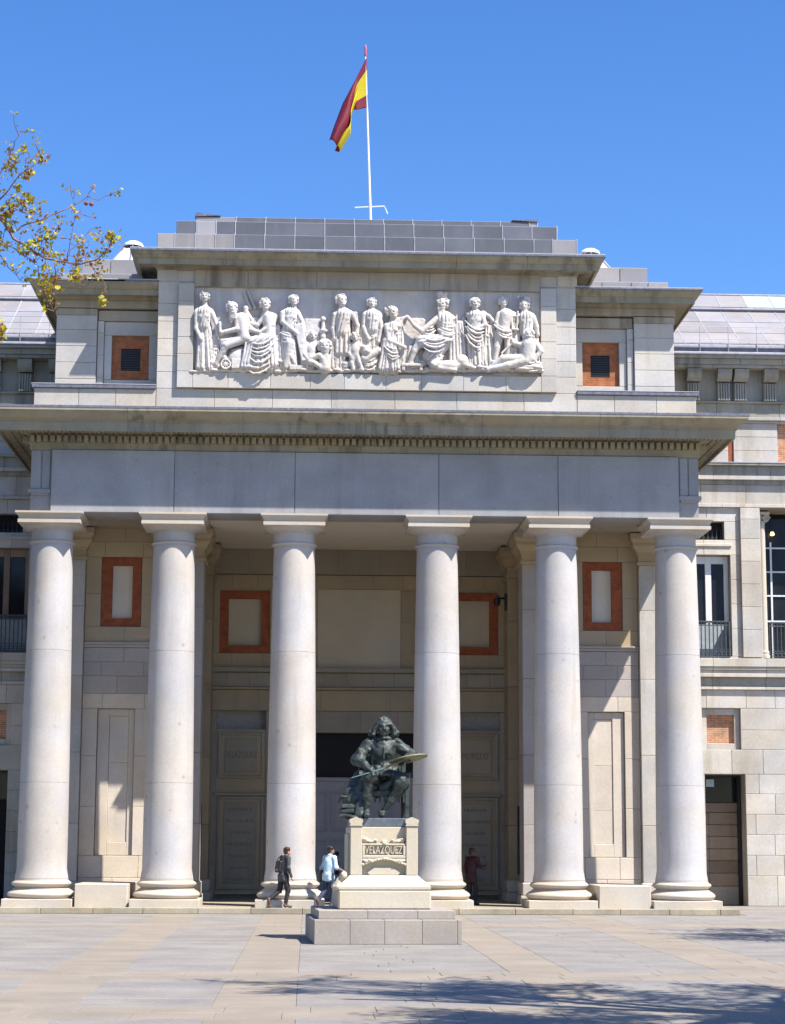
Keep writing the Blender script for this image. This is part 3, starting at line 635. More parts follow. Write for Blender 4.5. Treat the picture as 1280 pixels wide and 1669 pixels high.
# ================================================================== WINGS
def wing(sx, label):
    W = empty('museum_wing', (sx*9.7, 6.4, 0)); tag(W, label, 'building')
    W2 = W
    def sub(name): return empty(name, (-sx*9.7, -6.4, 0), W)
    YW = 6.4; XE = 21.0
    G = sub('ground_storey')
    ops = [(11.16, 12.47, 0, 4.18), (11.10, 12.36, 4.97, 6.3), (14.03, 15.3, 4.97, 6.3), (14.2, 15.2, 0, 4.18), (17.0, 18.2, 4.97, 6.3)]
    ashlar(G, 9.7, XE, [0, .95, 1.6, 2.25, 2.9, 3.55, 4.18, 4.97, 5.6, 6.3, 6.9], YW, YW+.35, M_wing, 1.15, ops, mirror=sx)
    for (a, b) in ((9.2, 11.1), (12.53, 14.14), (15.26, XE)): bx('wall_core', M_wing, G, sx*a, sx*b, YW+.36, 14, -.1, 4.18)
    for (a, b) in ((11.1, 12.53), (14.14, 15.26)): bx('wall_core', M_wing, G, sx*a, sx*b, YW+1.3, 14, -.1, 4.18)
    bx('wall_core', M_wing, G, sx*9.2, sx*XE, YW+.36, 14, 4.18, 7.9)
    for (a, b, c, d) in ((11.10, 12.36, 4.97, 6.3), (14.03, 15.3, 4.97, 6.3), (17.0, 18.2, 4.97, 6.3)):
        bx('brick_panel', M_brkl, G, sx*a, sx*b, YW+.28, YW+.355, c, d)
        for (p, q, e, f) in ((a, a+.18, c, d), (b-.18, b, c, d), (a+.18, b-.18, c, c+.2), (a+.18, b-.18, d-.2, d)): bx('panel_frame', M_wing, G, sx*p, sx*q, YW+.14, YW+.35, e, f, .01)
    for (a, b) in ((11.16, 12.47), (14.2, 15.2)):
        D = sub('door')
        bx('transom_glass', M_glass, D, sx*(a+.07), sx*(b-.07), YW+1.05, YW+1.12, 3.3, 4.12)
        bx('door_frame', M_black, D, sx*(a-.05), sx*(a+.07), YW+.95, YW+1.12, 0, 4.18); bx('door_frame', M_black, D, sx*(b-.07), sx*(b+.05), YW+.95, YW+1.12, 0, 4.18); bx('door_frame', M_black, D, sx*(a+.07), sx*(b-.07), YW+.95, YW+1.12, 4.12, 4.18)
        bx('lintel', M_wood, D, sx*(a+.07), sx*(b-.07), YW+1.0, YW+1.12, 2.98, 3.28, .015)
        zz = [0, .6, 1.02, 1.42, 1.8, 2.2, 2.58, 2.97]
        for i in range(7):
            for (p, q) in ((a+.07, a+.30), (a+.305, b-.07)): bx('door_board', M_gran if i == 0 else M_wood, D, sx*p, sx*q, YW+1.02, YW+1.12, zz[i]+.006, zz[i+1]-.006, .012)
    if sx > 0: bx('notice', plain('notice_paper', (.45, .62, .68), .6, var=.05), G, 11.40, 11.66, YW+1.03, YW+1.045, 3.80, 4.04)
    # string course between the storeys
    if sx < 0: bx('open_doorway', M_dark, G, sx*11.24, sx*12.4, YW+.9, YW+.94, 0, 3.27)
    L = sub('string_course')
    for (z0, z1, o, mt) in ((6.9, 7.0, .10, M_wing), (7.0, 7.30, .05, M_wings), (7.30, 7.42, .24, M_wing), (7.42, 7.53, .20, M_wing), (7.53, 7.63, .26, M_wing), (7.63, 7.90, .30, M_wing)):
        x = 9.7
        while x < XE:
            e = min(x+1.75, XE); bx('course_stone', mt, L, sx*(x+.003), sx*(e-.003), YW-o, YW+.35, z0, z1-.003, .01); x = e
    # upper storey
    U = sub('upper_storey')
    ow = [(10.72, 12.14, 7.99, 11.32), (10.95, 11.96, 11.82, 12.43), (13.17, 15.9, 7.9, 12.9), (16.6, 19.3, 7.9, 12.9)]
    ashlar(U, 9.7, XE, [7.9, 7.99, 8.9, 9.7, 10.5, 11.32, 11.82, 12.43, 12.9], YW, YW+.4, M_wing, 1.2, ow, mirror=sx)
    bx('wall_core', M_mort, U, sx*9.2, sx*13.16, YW+.42, 14, 7.9, 12.9); bx('wall_core', M_dark, U, sx*13.16, sx*XE, YW+1.5, 14, 7.9, 12.9)
    for (a, b) in ((12.48, 13.13), (15.92, 16.57), (19.32, 19.97)):
        Q = sub('pilaster')
        zz = [7.95, 8.85, 9.6, 10.35, 11.1, 11.85, 12.5, 12.88]
        for i in range(7): bx('ashlar_block', M_wing, Q, sx*a, sx*b, YW-.13, YW+.1, zz[i]+.004, zz[i+1]-.004, .01)
        for (e, s) in (((b+.02, 1),) if a < 19 else ())+(((a-.02, -1),) if a > 13 else ()):
            m = MB(); m.lathe([(.13, 7.95), (.17, 7.96), (.17, 8.06), (.14, 8.08), (.155, 8.12), (.155, 8.17), (.125, 8.2), (.12, 8.25), (.105, 12.40), (.12, 12.42), (.105, 12.45), (.10, 12.5)], (sx*(e+s*.13), YW+.3), 20); m.build('ionic_shaft', M_base, Q, R(35))
            m = MB()
            for q in (-1, 1):
                cxv = sx*(e+s*.13)+q*.13; pts = []; rr = []
                for i in range(30):
                    th = i*.42; r = .13*(1-i/32); pts.append((cxv+r*math.cos(th), YW+.18, 12.58+r*math.sin(th))); rr.append(.022*(1-i/45))
                m.tube(pts, rr, 6)
                m.tube([(cxv, YW+.20, 12.58), (cxv, YW+.42, 12.58)], .115, 14)
            m.box(sx*(e+s*.13)-.24, sx*(e+s*.13)+.24, YW+.12, YW+.48, 12.70, 12.80, .01); m.build('ionic_capital', M_base, Q, R(35))
    # balcony window
    N = sub('balcony_window')
    bx('window_glass', M_glass, N, sx*10.75, sx*12.1, YW+.36, YW+.41, 8.0, 11.3)
    for (a, b, c, d) in ((10.73, 10.86, 8.0, 11.31), (11.98, 12.13, 8.0, 11.31), (11.36, 11.56, 8.0, 11.31), (10.86, 11.36, 11.06, 11.31), (11.56, 11.98, 11.06, 11.31), (10.86, 11.36, 8.0, 8.3), (11.56, 11.98, 8.0, 8.3)): bx('window_frame', M_white if sx > 0 else M_wood, N, sx*a, sx*b, YW+.29, YW+.37, c, d, .01)
    bx('hood', M_wing, N, sx*10.6, sx*12.2, YW-.05, YW+.02, 11.60, 11.69, .01)
    def rail(parent, x0, x1, y, z0, z1, side=False):
        for (hw, za, zb) in ((.03, z1-.05, z1), (.02, z0, z0+.05), (.012, z0+.26, z0+.28), (.012, z1-.16, z1-.14)): bx('rail_bar', M_iron, parent, sx*x0, sx*x1, y-hw, y+hw, za, zb, .005)
        nb = round((x1-x0)/.13)
        for i in range(nb+1):
            xx = sx*(x0+(x1-x0)*i/nb)
            MB().tube([(xx, y, z0+.04), (xx, y, z1-.04)], .019, 6).build('baluster', M_iron, parent)
        sc = MB()
        for i in range(nb):
            xx = sx*(x0+(x1-x0)*(i+.5)/nb)
            for (zc, rr) in ((z0+.15, .055), (z1-.10, .04)):
                sc.tube([(xx+rr*math.cos(t*.785), y, zc+rr*math.sin(t*.785)) for t in range(9)], .011, 5)
        sc.build('scrollwork', M_iron, parent)
    RL = sub('balcony_railing')
    rail(RL, 10.70, 12.02, YW-.22, 7.92, 9.12)
    bx('side_rail', M_iron, RL, sx*12.0, sx*12.05, YW-.24, YW+.1, 7.94, 9.1)
    bx('railing_backing', plain('railing_panel', (.30, .34, .36), .6), RL, sx*10.74, sx*11.99, YW+.2, YW+.215, 8.0, 9.05)
    RL2 = sub('gallery_railing'); rail(RL2, 13.45, 15.6, YW+.25, 7.92, 9.15); rail(RL2, 16.9, 19.0, YW+.25, 7.92, 9.15)
    MZ = sub('mezzanine_window')
    bx('window_glass', M_dark, MZ, sx*10.95, sx*11.96, YW+.3, YW+.41, 11.82, 12.43)
    m = MB()
    for i in range(7):
        xx = sx*(11.02+i*.145); m.tube([(xx, YW+.18, 11.84), (xx, YW+.18, 12.2)], .012, 5); m.tube([(xx+.045*math.cos(t), YW+.18, 11.9+.045*math.sin(t)) for t in np.linspace(0, 6.28, 9)], .01, 5)
    m.build('grille', M_iron, MZ)
    # gallery glazing
    for (a, b) in ((13.17, 15.9), (16.6, 19.3)):
        Gz = sub('gallery_glazing')
        bx('glass', M_glass, Gz, sx*a, sx*b, YW+1.0, YW+1.03, 7.9, 12.9)
        nx = 5; zz = [9.25, 10.1, 10.9, 11.7]
        for i in range(nx+1): xx = a+(b-a)*i/nx; bx('mullion', M_white, Gz, sx*(xx-.03), sx*(xx+.03), YW+.95, YW+1.0, 8.0, 11.9 if i % nx else 12.85)
        for z in zz: bx('glazing_bar', M_white, Gz, sx*a, sx*b, YW+.955, YW+.999, z-.025, z+.025)
        bx('gallery_floor', M_wing, Gz, sx*a, sx*b, YW, YW+1.1, 7.85, 7.92); bx('gallery_soffit', M_inng, Gz, sx*a, sx*b, YW, YW+1.4, 12.85, 12.9)
    # entablature above
    T = sub('entablature')
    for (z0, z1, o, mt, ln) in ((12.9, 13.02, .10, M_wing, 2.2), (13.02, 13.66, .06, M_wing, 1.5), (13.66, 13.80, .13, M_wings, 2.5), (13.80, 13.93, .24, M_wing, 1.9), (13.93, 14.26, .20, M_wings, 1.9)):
        x = 9.7
        while x < XE:
            e = min(x+ln, XE); bx('course_stone', mt, T, sx*(x+.003), sx*(e-.003), YW-o, YW+1.4, z0, z1-.003, .008); x = e
    bx('cornice_slab', M_wings, T, sx*9.7, sx*XE, YW-.36, YW+.5, 14.26, 14.34, .01); bx('lead_edge_strip', M_leadr, T, sx*9.7, sx*XE, YW-.38, YW+.2, 14.341, 14.37)
    # attic storey
    AT = sub('attic_storey')
    bx('brick_wall', M_brkl, AT, sx*9.7, sx*XE, YW+.12, YW+.5, 14.3, 15.74)
    for (a, b) in ((9.75, 12.16), (12.34, 13.82), (15.6, 17.0), (18.9, 20.3)): ashlar(AT, a, b, [14.37, 14.82, 15.28, 15.74], YW, YW+.3, M_wing, 1.5, mirror=sx)
    bx('brick_strip', M_brk, AT, sx*12.17, sx*12.33, YW+.05, YW+.3, 14.37, 15.74)
    bx('wall_core', M_mort, AT, sx*9.2, sx*XE, YW+.5, 14, 12.9, 17.5)
    for (z0, z1, o, mt) in ((15.74, 15.82, .06, M_wing), (15.82, 15.92, .14, M_wing), (15.92, 16.40, .02, M_wings), (16.40, 16.46, .16, M_wings)):
        x = 9.7
        while x < XE: e = min(x+2.1, XE); bx('course_stone', mt, AT, sx*(x+.003), sx*(e-.003), YW-o, YW+.45, z0, z1-.002, .01); x = e
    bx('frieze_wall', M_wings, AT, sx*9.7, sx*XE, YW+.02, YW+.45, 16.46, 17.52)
    # brackets
    bs = [10.0, 11.01, 12.02]+[12.58+.99*i for i in range(9)]
    b0 = None
    for xb in bs:
        if b0 is None:
            b0 = empty('bracket', (sx*xb, YW, 0), None)
            for q in range(5): bx('flute', M_wings, b0, -.2+q*.085, -.145+q*.085, -.22, .1, 16.47, 17.06, .01)
            bx('bracket_body', M_wings, b0, -.215, .215, -.17, .1, 16.465, 17.06)
            MB().prism([(-.50, 17.48), (-.50, 17.33), (-.42, 17.20), (-.28, 17.10), (.1, 17.09), (.1, 17.48)], 0, -.235, .235).build('bracket_cap', M_wings, b0)
            b0.parent = W; b0.location = (sx*(xb-9.7), 0, 0); c = b0
        else: c = copy_tree(b0, W); c.location = (sx*(xb-9.7), 0, 0)
    EV = sub('eaves')
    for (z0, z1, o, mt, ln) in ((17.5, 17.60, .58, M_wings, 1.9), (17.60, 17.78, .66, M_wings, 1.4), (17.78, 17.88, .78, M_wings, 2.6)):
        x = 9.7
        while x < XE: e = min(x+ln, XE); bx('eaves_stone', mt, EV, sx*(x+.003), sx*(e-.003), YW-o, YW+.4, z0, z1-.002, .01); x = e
    bx('lead_edge_roll', M_leadr, EV, sx*9.7, sx*XE, YW-.84, YW, 17.882, 17.97, .02)
    bx('gutter_shadow_board', M_leade, EV, sx*9.7, sx*XE, YW-.62, YW+.1, 17.971, 18.14); bx('gutter_lip', M_leadr, EV, sx*9.7, sx*XE, YW-.70, YW+.1, 18.141, 18.25, .02)
    # lead roof with panels
    RO = sub('lead_roof')
    def slope(yz0, yz1, rows, mat, x0, pitch, ncol, off, name='lead_panel'):
        d = Vector((0, yz1[0]-yz0[0], yz1[1]-yz0[1])); nrm = Vector((0, -d.z, d.y)).normalized()
        base = [(x0-.2, *yz0), (x0+pitch*ncol, *yz0), (x0+pitch*ncol, *yz1), (x0-.2, *yz1)]
        MB().add([(sx*p[0], p[1], p[2]) for p in base], [(0, 1, 2, 3)]).build('roof_deck', M_leade, RO)
        for i in range(ncol):
            for j in range(rows):
                a = j/rows; b = (j+1)/rows; g2 = .02; vs = []
                for h in (.004, .035):
                    for (u, t) in ((g2, a+.006), (pitch-g2, a+.006), (pitch-g2, b-.006), (g2, b-.006)):
                        p = Vector((x0+pitch*i+u, yz0[0], yz0[1]))+d*t+nrm*(h+(.012 if h > .01 else 0)*(1-t)); vs.append((sx*p.x, p.y, p.z))
                MB().add(vs, [(3, 2, 1, 0), (4, 5, 6, 7), (0, 1, 5, 4), (1, 2, 6, 5), (2, 3, 7, 6), (3, 0, 4, 7)]).build(name, mat, RO)
            p0 = Vector((x0+pitch*i, *yz0))+nrm*.03; p1 = p0+d
            MB().tube([(sx*p0.x, p0.y, p0.z), (sx*p1.x, p1.y, p1.z)], .024, 6).build('lead_seam', M_leadr, RO)
    slope((YW-.55, 18.26), (YW+2.6, 20.22), 3, M_leadl, 9.75, .94, 12, 0)
    bx('ridge_step', M_leade, RO, sx*9.6, sx*XE, YW+2.56, YW+2.8, 20.16, 20.30); bx('ridge_step_roll', M_leadr, RO, sx*9.6, sx*XE, YW+2.5, YW+2.8, 20.30, 20.37, .02)
    slope((YW+2.6, 20.375), (YW+3.6, 21.1), 1, M_leadl, 9.75, .94, 4, 0)
    slope((YW+2.6, 20.375), (YW+3.6, 21.1), 1, plain('skylight_glass', (.36, .43, .39), .35, var=.06), 9.75+.94*4, .94, 3, 0, 'skylight_pane')
    slope((YW+2.6, 20.375), (YW+3.6, 21.1), 1, M_leadl, 9.75+.94*7, .94, 5, 0)
    bx('ridge_cap', M_leadr, RO, sx*9.6, sx*XE, YW+3.5, YW+3.8, 21.09, 21.15, .02); bx('roof_back', M_leadl, RO, sx*9.6, sx*XE, YW+3.65, 14, 17.9, 21.08)
    bx('roof_core', M_leade, RO, sx*9.2, sx*XE, YW+.5, 14, 17.5, 18.0)
    SR = sub('roof_safety_rail')
    for i in range(12):
        xx = sx*(10.2+.95*i); MB().tube([(xx, YW-.72, 17.95), (xx, YW-.72, 18.85)], .012, 5).build('rail_post', M_leadr, SR)
    for z in (18.42, 18.84): MB().tube([(sx*9.8, YW-.72, z), (sx*XE, YW-.72, z)], .009, 5).build('rail_bar', M_leadr, SR)
    return W
wing(1, 'sunlit museum wing right of the portico, balcony window and brick panel beside the gallery')
wing(-1, 'shaded museum wing left of the portico, mostly hidden behind the outermost left column')
# warm lamp inside the right gallery
lp = empty('ceiling_lamp', (13.75, 7.2, 12.1)); tag(lp, 'small glowing ceiling lamp inside the gallery of the right wing', 'lamp')
MB().tube([(0, 0, .12), (0, 0, .78)], .01, 5).build('lamp_cord', M_black, lp)
MB().lathe([(0, .12), (.05, .12), (.075, .03), (.03, 0), (0, 0)], n=12).build('lamp_bulb', plain('lamp_glow', (.9, .6, .25), .5, emis=(1, .55, .18)), lp)

# ================================================================== ROOF LANTERNS
for sx, lb in ((-1, 'white conical roof lantern behind the left attic cornice, near the tree'), (1, 'white conical roof lantern behind the right attic cornice')):
    ln_ = empty('roof_lantern', (sx*7.58, 6.0, 20.2)); tag(ln_, lb, 'lantern', 'roof lanterns behind the attic')
    MB().lathe([(1.25, -.4), (1.25, 0), (1.2, .05), (.34, 1.0), (.34, 1.02)], n=8).build('pyramid', M_white, ln_, R(20))
    rb_ = MB()
    for i in range(8):
        a = i*math.pi/4; rb_.tube([(1.22*math.cos(a), 1.22*math.sin(a), .05), (.36*math.cos(a), .36*math.sin(a), 1.02)], .035, 5)
    rb_.build('ribs', M_leadr, ln_)
    for i in range(8):
        a = (i+.5)*math.pi/4; bx('vent_slot', M_black, ln_, -.08, .08, -.02, .02, 1.03, 1.13).matrix_local = Matrix.Rotation(a-R(90), 4, 'Z') @ Matrix.Translation((0, .28, 0))
    MB().lathe([(.27, 1.0), (.27, 1.13), (.34, 1.13), (.34, 1.16), (.30, 1.24), (.18, 1.31), (0, 1.34)], n=16).build('cap_dome', M_white, ln_, R(35))

# ================================================================== FLAGPOLE AND FLAG
fp = empty('flagpole', (.14, 1.9, 20.9)); tag(fp, 'tall white flagpole with a thin crossbar standing on the lead roof', 'flagpole')
PT = Vector((-.20, 0, 5.55))
MB().tube([(0, 0, 0), PT*.1, PT], [.046, .042, .024], 10).build('pole', M_white, fp, R(40))
MB().lathe([(.02, 5.55), (.05, 5.6), (.03, 5.75), (.045, 5.85), (0, 5.98)], (-.20, 0), 10).build('finial', plain('finial_paint', (.45, .1, .12), .5), fp, R(40))
MB().tube([(-.50, 0, .60), (.42, 0, .66), (.52, 0, .42)], .02, 6).build('crossbar', M_white, fp)
MB().lathe([(.16, -.1), (.16, .05), (.07, .12), (.07, .16)], n=14).build('pole_foot', M_leadr, fp)
fl = MB(); nu, nv = 34, 40
def lerp(tab, u):
    for (u0, a), (u1, b) in zip(tab[:-1], tab[1:]):
        if u <= u1: t = (u-u0)/(u1-u0); t = t*t*(3-2*t)*.5+t*.5; return (a[0]+(b[0]-a[0])*t, a[1]+(b[1]-a[1])*t)
    return tab[-1][1]
top = [(0, (598.6, 84)), (.3, (580, 124)), (.55, (562, 160)), (.8, (549, 198)), (1, (541, 224))]
bot = [(0, (601.3, 167)), (.22, (582, 172)), (.42, (575, 182)), (.7, (574, 208)), (1, (557, 236))]
for i in range(nu+1):
    u = i/nu; a = lerp(top, u); b = lerp(bot, u); f = min(1, max(0, u-.20)/.30); f = f*f*(3-2*f)
    for j in range(nv+1):
        v = j/nv
        rf = .72+.25*math.exp(-((u-.52)/.15)**2)
        if v < .25: s2 = v/.25*rf; dy = -.22*math.sin(v/.25*math.pi)
        elif v < .75: t = (v-.25)/.5; s2 = rf+(1-rf)*t-.5*(1-rf)*math.sin(t*math.pi*2)*u; dy = .16*math.sin(t*math.pi*3)
        else: t = (v-.75)/.25; s2 = 1.0-.45*t; dy = .25+.15*t
        s = v*(1-f)+s2*f; y = f*dy+.10*math.sin(5*u+3*v)*u
        px = a[0]+(b[0]-a[0])*s; py = a[1]+(b[1]-a[1])*s
        fl.v.append(((px-600)*.0199, y, (325-py)*.0199))
for i in range(nu):
    for j in range(nv):
        fl.f.append([i*(nv+1)+j, (i+1)*(nv+1)+j, (i+1)*(nv+1)+j+1, i*(nv+1)+j+1]); fl.m.append(1 if .25 <= (j+.5)/nv < .75 else 0)
fo = fl.build('flag', [M_red, M_yel], None, R(180), fix=True); fo.location = (.0, 1.88, 21.63)
fo.modifiers.new('thickness', 'SOLIDIFY').thickness = .006
tag(fo, 'red and yellow striped national flag hanging limp from the flagpole', 'flag')

# ================================================================== RELIEF
U = .01815
def rp(x, y, d): return ((x-600)*U, -.44-d*U, 15.6+(605+(x-316)*.015-y)*.01857)
REL = empty('relief', parent=P)
def c_(x0, y0, d0, x1, y1, d1, r0, r1=None, k=2.2, pl=None): return cap(rp(x0, y0, d0), rp(x1, y1, d1), r0*U*1.15, (r1 if r1 is not None else r0)*U*1.15, k*U, pl)
def e_(x, y, d, rx, ry, rz, k=2.0, ro=(0, 0, 0)): return ell(rp(x, y, d), (rx*U*1.12, rz*U*1.05, ry*U*1.06), ro, k*U)
def b_(x0, y0, x1, y1, d0, d1): 
    a = rp(x0, y1, d1); b = rp(x1, y0, d0); return rbox([(a[i]+b[i])/2 for i in range(3)], [abs(a[i]-b[i])/2 for i in range(3)], .012)
def head(x, y, d=11, f=0, hair=1, beard=0, s=1.0):
    o = [e_(x, y, d, 5.8*s, 8.0*s, 7*s), c_(x, y+6*s, d-1, x-f, y+14*s, d-3, 3.4*s, 4.2*s)]
    o += [e_(x+f*6*s, y+2*s, d+(6 if f < .35 and f > -.35 else 2), 1.5*s, 2.8*s, 2.2*s, .6), e_(x+f*3, y+6*s, d+3, 3.0*s, 2.2*s, 3*s)]
    o += [e_(x+f*4-2.6*s, y-.2*s, d+7.2*s, 1.7*s, 1.3*s, 2.0*s, -.1), e_(x+f*4+2.6*s, y-.2*s, d+7.2*s, 1.7*s, 1.3*s, 2.0*s, -.1), e_(x+f*4.5, y+4.9*s, d+7.0*s, 2.0*s, .7*s, 1.8*s, -.1)]
    if hair:
        o += [e_(x-f*2.5, y-4.2*s, d-1.5, 7.4*s, 5.6*s, 7.6*s, .6)]
        for i in range(13): t = math.pi*(1.0+i/12)+random.uniform(-.1, .1); o.append(e_(x-f*2.5+7.0*s*math.cos(t), y-2.0*s+6.4*s*math.sin(t)*.9, d+2.5*s, 2.1*s, 2.0*s, 2.6*s, .25))
        for i in range(9): o.append(e_(x-f*2.5+random.uniform(-5, 5)*s, y-6.5*s+random.uniform(-2, 3)*s, d+4*s, 1.7*s, 1.5*s, 2.4*s, .25))
        for q in (-1, 1): o += [e_(x-f*2+q*6.4*s, y+1.5*s, d-.5, 2.3*s, 3.6*s, 4*s, .4)]
    if beard:
        for i in range(5): o.append(c_(x+f*3+(i-2)*2.0, y+6*s, d+3, x+f*4+(i-2)*1.7, y+15*s, d+2, 1.8*s, 1.0*s, .3))
    return o
def robe(x0, y0, w0, x1, y1, w1, d=8, n=9, r=1.7, sway=0.0, core=True):
    o = []; n = max(3, int(n*.42)); r = r*1.05
    if core: o += [c_(x0-w0*.35, y0, d-4.5, x1-w1*.40, y1, d-6, w0*.66, w1*.52, 1.5, (random.choice((15, 17, 19)), .26, random.uniform(-2, 2))), c_(x0+w0*.35, y0, d-4.5, x1+w1*.40, y1, d-6, w0*.66, w1*.52, 1.5, (random.choice((15, 17, 19)), .26, random.uniform(-2, 2)))]
    for i in range(n):
        t = (i+.5)/n*2-1; dep = math.sqrt(max(0, 1-(max(0, abs(t)-.35)/.65)**2)); jj = random.uniform(-.08, .08)
        xa, xb = x0+t*w0, x1+(t+jj)*w1; xm = (xa+xb)/2+sway*math.sin(3*t)+random.uniform(-1, 1); ym = (y0+y1)/2
        da, db = d-4.9+dep*w0*.60, d-6.3+dep*w1*.46
        rr = r*random.uniform(.75, 1.2)
        o += [c_(xa, y0, da+.6, xm, ym, (da+db)/2+1.2, rr*.7, rr*.95, .45), c_(xm, ym, (da+db)/2+1.2, xb, y1, db+1.0, rr*.95, rr*1.15, .45)]
    return o
def limb(*pts, k=1.6):
    o = []
    for (a, b) in zip(pts[:-1], pts[1:]): o.append(c_(a[0], a[1], a[2], b[0], b[1], b[2], a[3], b[3], k))
    e = pts[-1]; o.append(e_(e[0], e[1]+1, e[2], e[3]*1.15, e[3]*1.5, e[3]*.9))
    return o
def torso(xl, xr, ys, xw, yw, ww, d=8, bust=0):
    xm = (xl+xr)/2
    o = [c_(xl+3, ys+1, d-1, xr-3, ys+1, d-1, 4.6, 4.6, 3), c_(xm, ys+4, d-1, xw, yw, d-1, (xr-xl)*.42, ww*1.05, 3, (14, .17, random.uniform(-4, 4)) if bust else None)]+([] if bust else [e_(xm, ys+9, d+1, (xr-xl)*.42, 9, 7, 3)])
    if bust:
        for i in range(7): q = (i-3)/3; o.append(c_(xm+q*(xr-xl)*.33, ys+7, d+5.6-2.5*q*q, xw+q*ww*.9, yw+2, d+ww-2.2-3*q*q, 1.0, 1.3, .35))
        o += [c_(xm-8, ys+17, d+6, xm+8, ys+17, d+6, 1.3, 1.3, .4)]
        o += [e_(xm-4.5, ys+11, d+6, 4.2, 4.2, 4.2, 1.5), e_(xm+4.5, ys+11, d+6, 4.2, 4.2, 4.2, 1.5)]
    return o
def folds(x0, y0, x1, y1, d, n, r=1.5, sag=4, gap=3.2):
    o = []
    for i in range(n):
        yy = i*gap*random.uniform(.85, 1.15); a, b = random.uniform(0, .22), 1-random.uniform(0, .22); rr = r*random.uniform(.6, 1.1); P_ = []
        for q in range(5):
            t = a+(b-a)*q/4; P_.append((x0+(x1-x0)*t, y0+(y1-y0)*t+yy+sag*4*t*(1-t)*(1+.15*i)+random.uniform(-.6, .6), d-3.5+3.2*math.sin(math.pi*t), rr*(.45+.75*math.sin(math.pi*(q+.4)/4.8))))
        for u, v in zip(P_[:-1], P_[1:]): o.append(c_(u[0], u[1], u[2], v[0], v[1], v[2], u[3], v[3], .7))
    return o
def ground(x0, x1): 
    o = []; x = x0
    while x < x1: o.append(e_(x, 603+random.uniform(-1, 1.5)+(x-316)*.0, 3+random.uniform(-3, 3), random.uniform(5, 9), random.uniform(2.2, 3.4), random.uniform(5, 7.5))); x += random.uniform(5, 8)
    return o
FG = []
FG.append(head(334, 484, 11)+torso(320, 346, 505, 333, 530, 8.5, bust=1)+robe(333, 524, 10, 338, 548, 12, 9, 9, 1.4, core=False)+robe(334, 535, 11, 337, 598, 17, 8, 11)+limb((321, 509, 10, 4), (321, 535, 11, 3.2), (329, 552, 13, 2.6))+limb((346, 509, 8, 4), (354, 528, 9, 3), (356, 545, 10, 2.6))+folds(320, 508, 345, 508, 13, 3, 1.4, 4, 3)+ground(318, 356))
wh = [c_(370+7.5*math.cos(t), 594+7.5*math.sin(t), 14, 370+7.5*math.cos(t+.42), 594+7.5*math.sin(t+.42), 14, 1.3, 1.3, .5) for t in np.arange(0, 6.28, .42)]+[c_(370, 594, 14, 370+7*math.cos(t), 594+7*math.sin(t), 14, .8, .8, .4) for t in np.arange(0, 6.28, .785)]
FG.append(head(379, 503, 13, .4, 1, 1, 1.1)+torso(383, 405, 515, 399, 549, 9, 9)+limb((387, 517, 11, 4.6), (388, 537, 14, 3.8), (362, 543, 15, 2.8))+[c_(360, 541, 15, 359, 527, 14, 2, 2.6)]+limb((400, 518, 8, 4.6), (410, 535, 10, 3.6), (419, 541, 11, 2.8))+limb((402, 551, 9, 7), (370, 564, 14, 5), (354, 592, 9, 3.2))+limb((400, 553, 7, 6.5), (363, 555, 8, 4.8), (368, 583, 8, 3.4))+folds(378, 568, 402, 560, 8, 5, 1.8, 5, 4)+[e_(392, 584, 4, 18, 18, 9), b_(380, 586, 412, 600, 3, 14)]+wh+ground(352, 405))
FG.append(head(433, 497, 13, .5, 1, 0, 1.05)+torso(428, 450, 514, 440, 545, 8.5, 9)+limb((446, 517, 11, 4.6), (444, 530, 13, 4), (424, 543, 14, 3), (410, 538, 14, 2.6))+limb((429, 518, 9, 4.2), (420, 530, 10, 3), (411, 527, 11, 2.5))+[c_(440, 551, 9, 412, 558, 12, 9.5, 8, 2, (11, .2, 9)), c_(412, 558, 11, 405, 590, 8, 7.5, 10.5, 2, (13, .24, 2)), c_(440, 552, 7, 444, 592, 6, 10, 10.5, 2, (13, .24, 2)), c_(425, 560, 6, 424, 592, 6, 9, 13, 2, (13, .22, 4))]+folds(404, 556, 450, 546, 21, 5, 1.9, 12, 5.2)+folds(398, 576, 446, 572, 18, 5, 1.8, 9, 5)+robe(406, 560, 6, 402, 598, 9, 17, 6, 1.8, core=False)+robe(444, 560, 7, 446, 594, 11, 12, 6)+[e_(409, 599, 14, 6, 3, 6), b_(417, 592, 445, 602, 3, 14), e_(401, 502, 8, 4, 4.6, 4), c_(401, 508, 7, 412, 522, 6, 4, 3), c_(398, 476, 2, 408, 500, 3, 1.5, 2.5), c_(404, 472, 2, 416, 500, 3, 1.5, 2.5)]+ground(398, 452))
FG.append(head(479, 490, 12, .4)+torso(461, 487, 507, 471, 535, 8.5, bust=1)+limb((461, 511, 11, 4.4), (461, 525, 13, 3.6), (483, 543, 15, 2.6))+limb((486, 511, 8, 4.2), (494, 526, 9, 3.2), (497, 540, 10, 2.4))+robe(470, 540, 12, 472, 598, 16, 8, 9)+folds(457, 538, 482, 545, 14, 5, 1.7, 3, 3.2)+folds(462, 545, 486, 590, 13, 4, 1.3, 2, 4)+[rbox(rp(493, 558, 8), (.11, .10, .55), .02, (0, R(-12), 0), .02), c_(473, 560, 12, 466, 597, 10, 6.5, 3.5, 3), b_(474, 596, 492, 602, 2, 12)]+ground(455, 498))
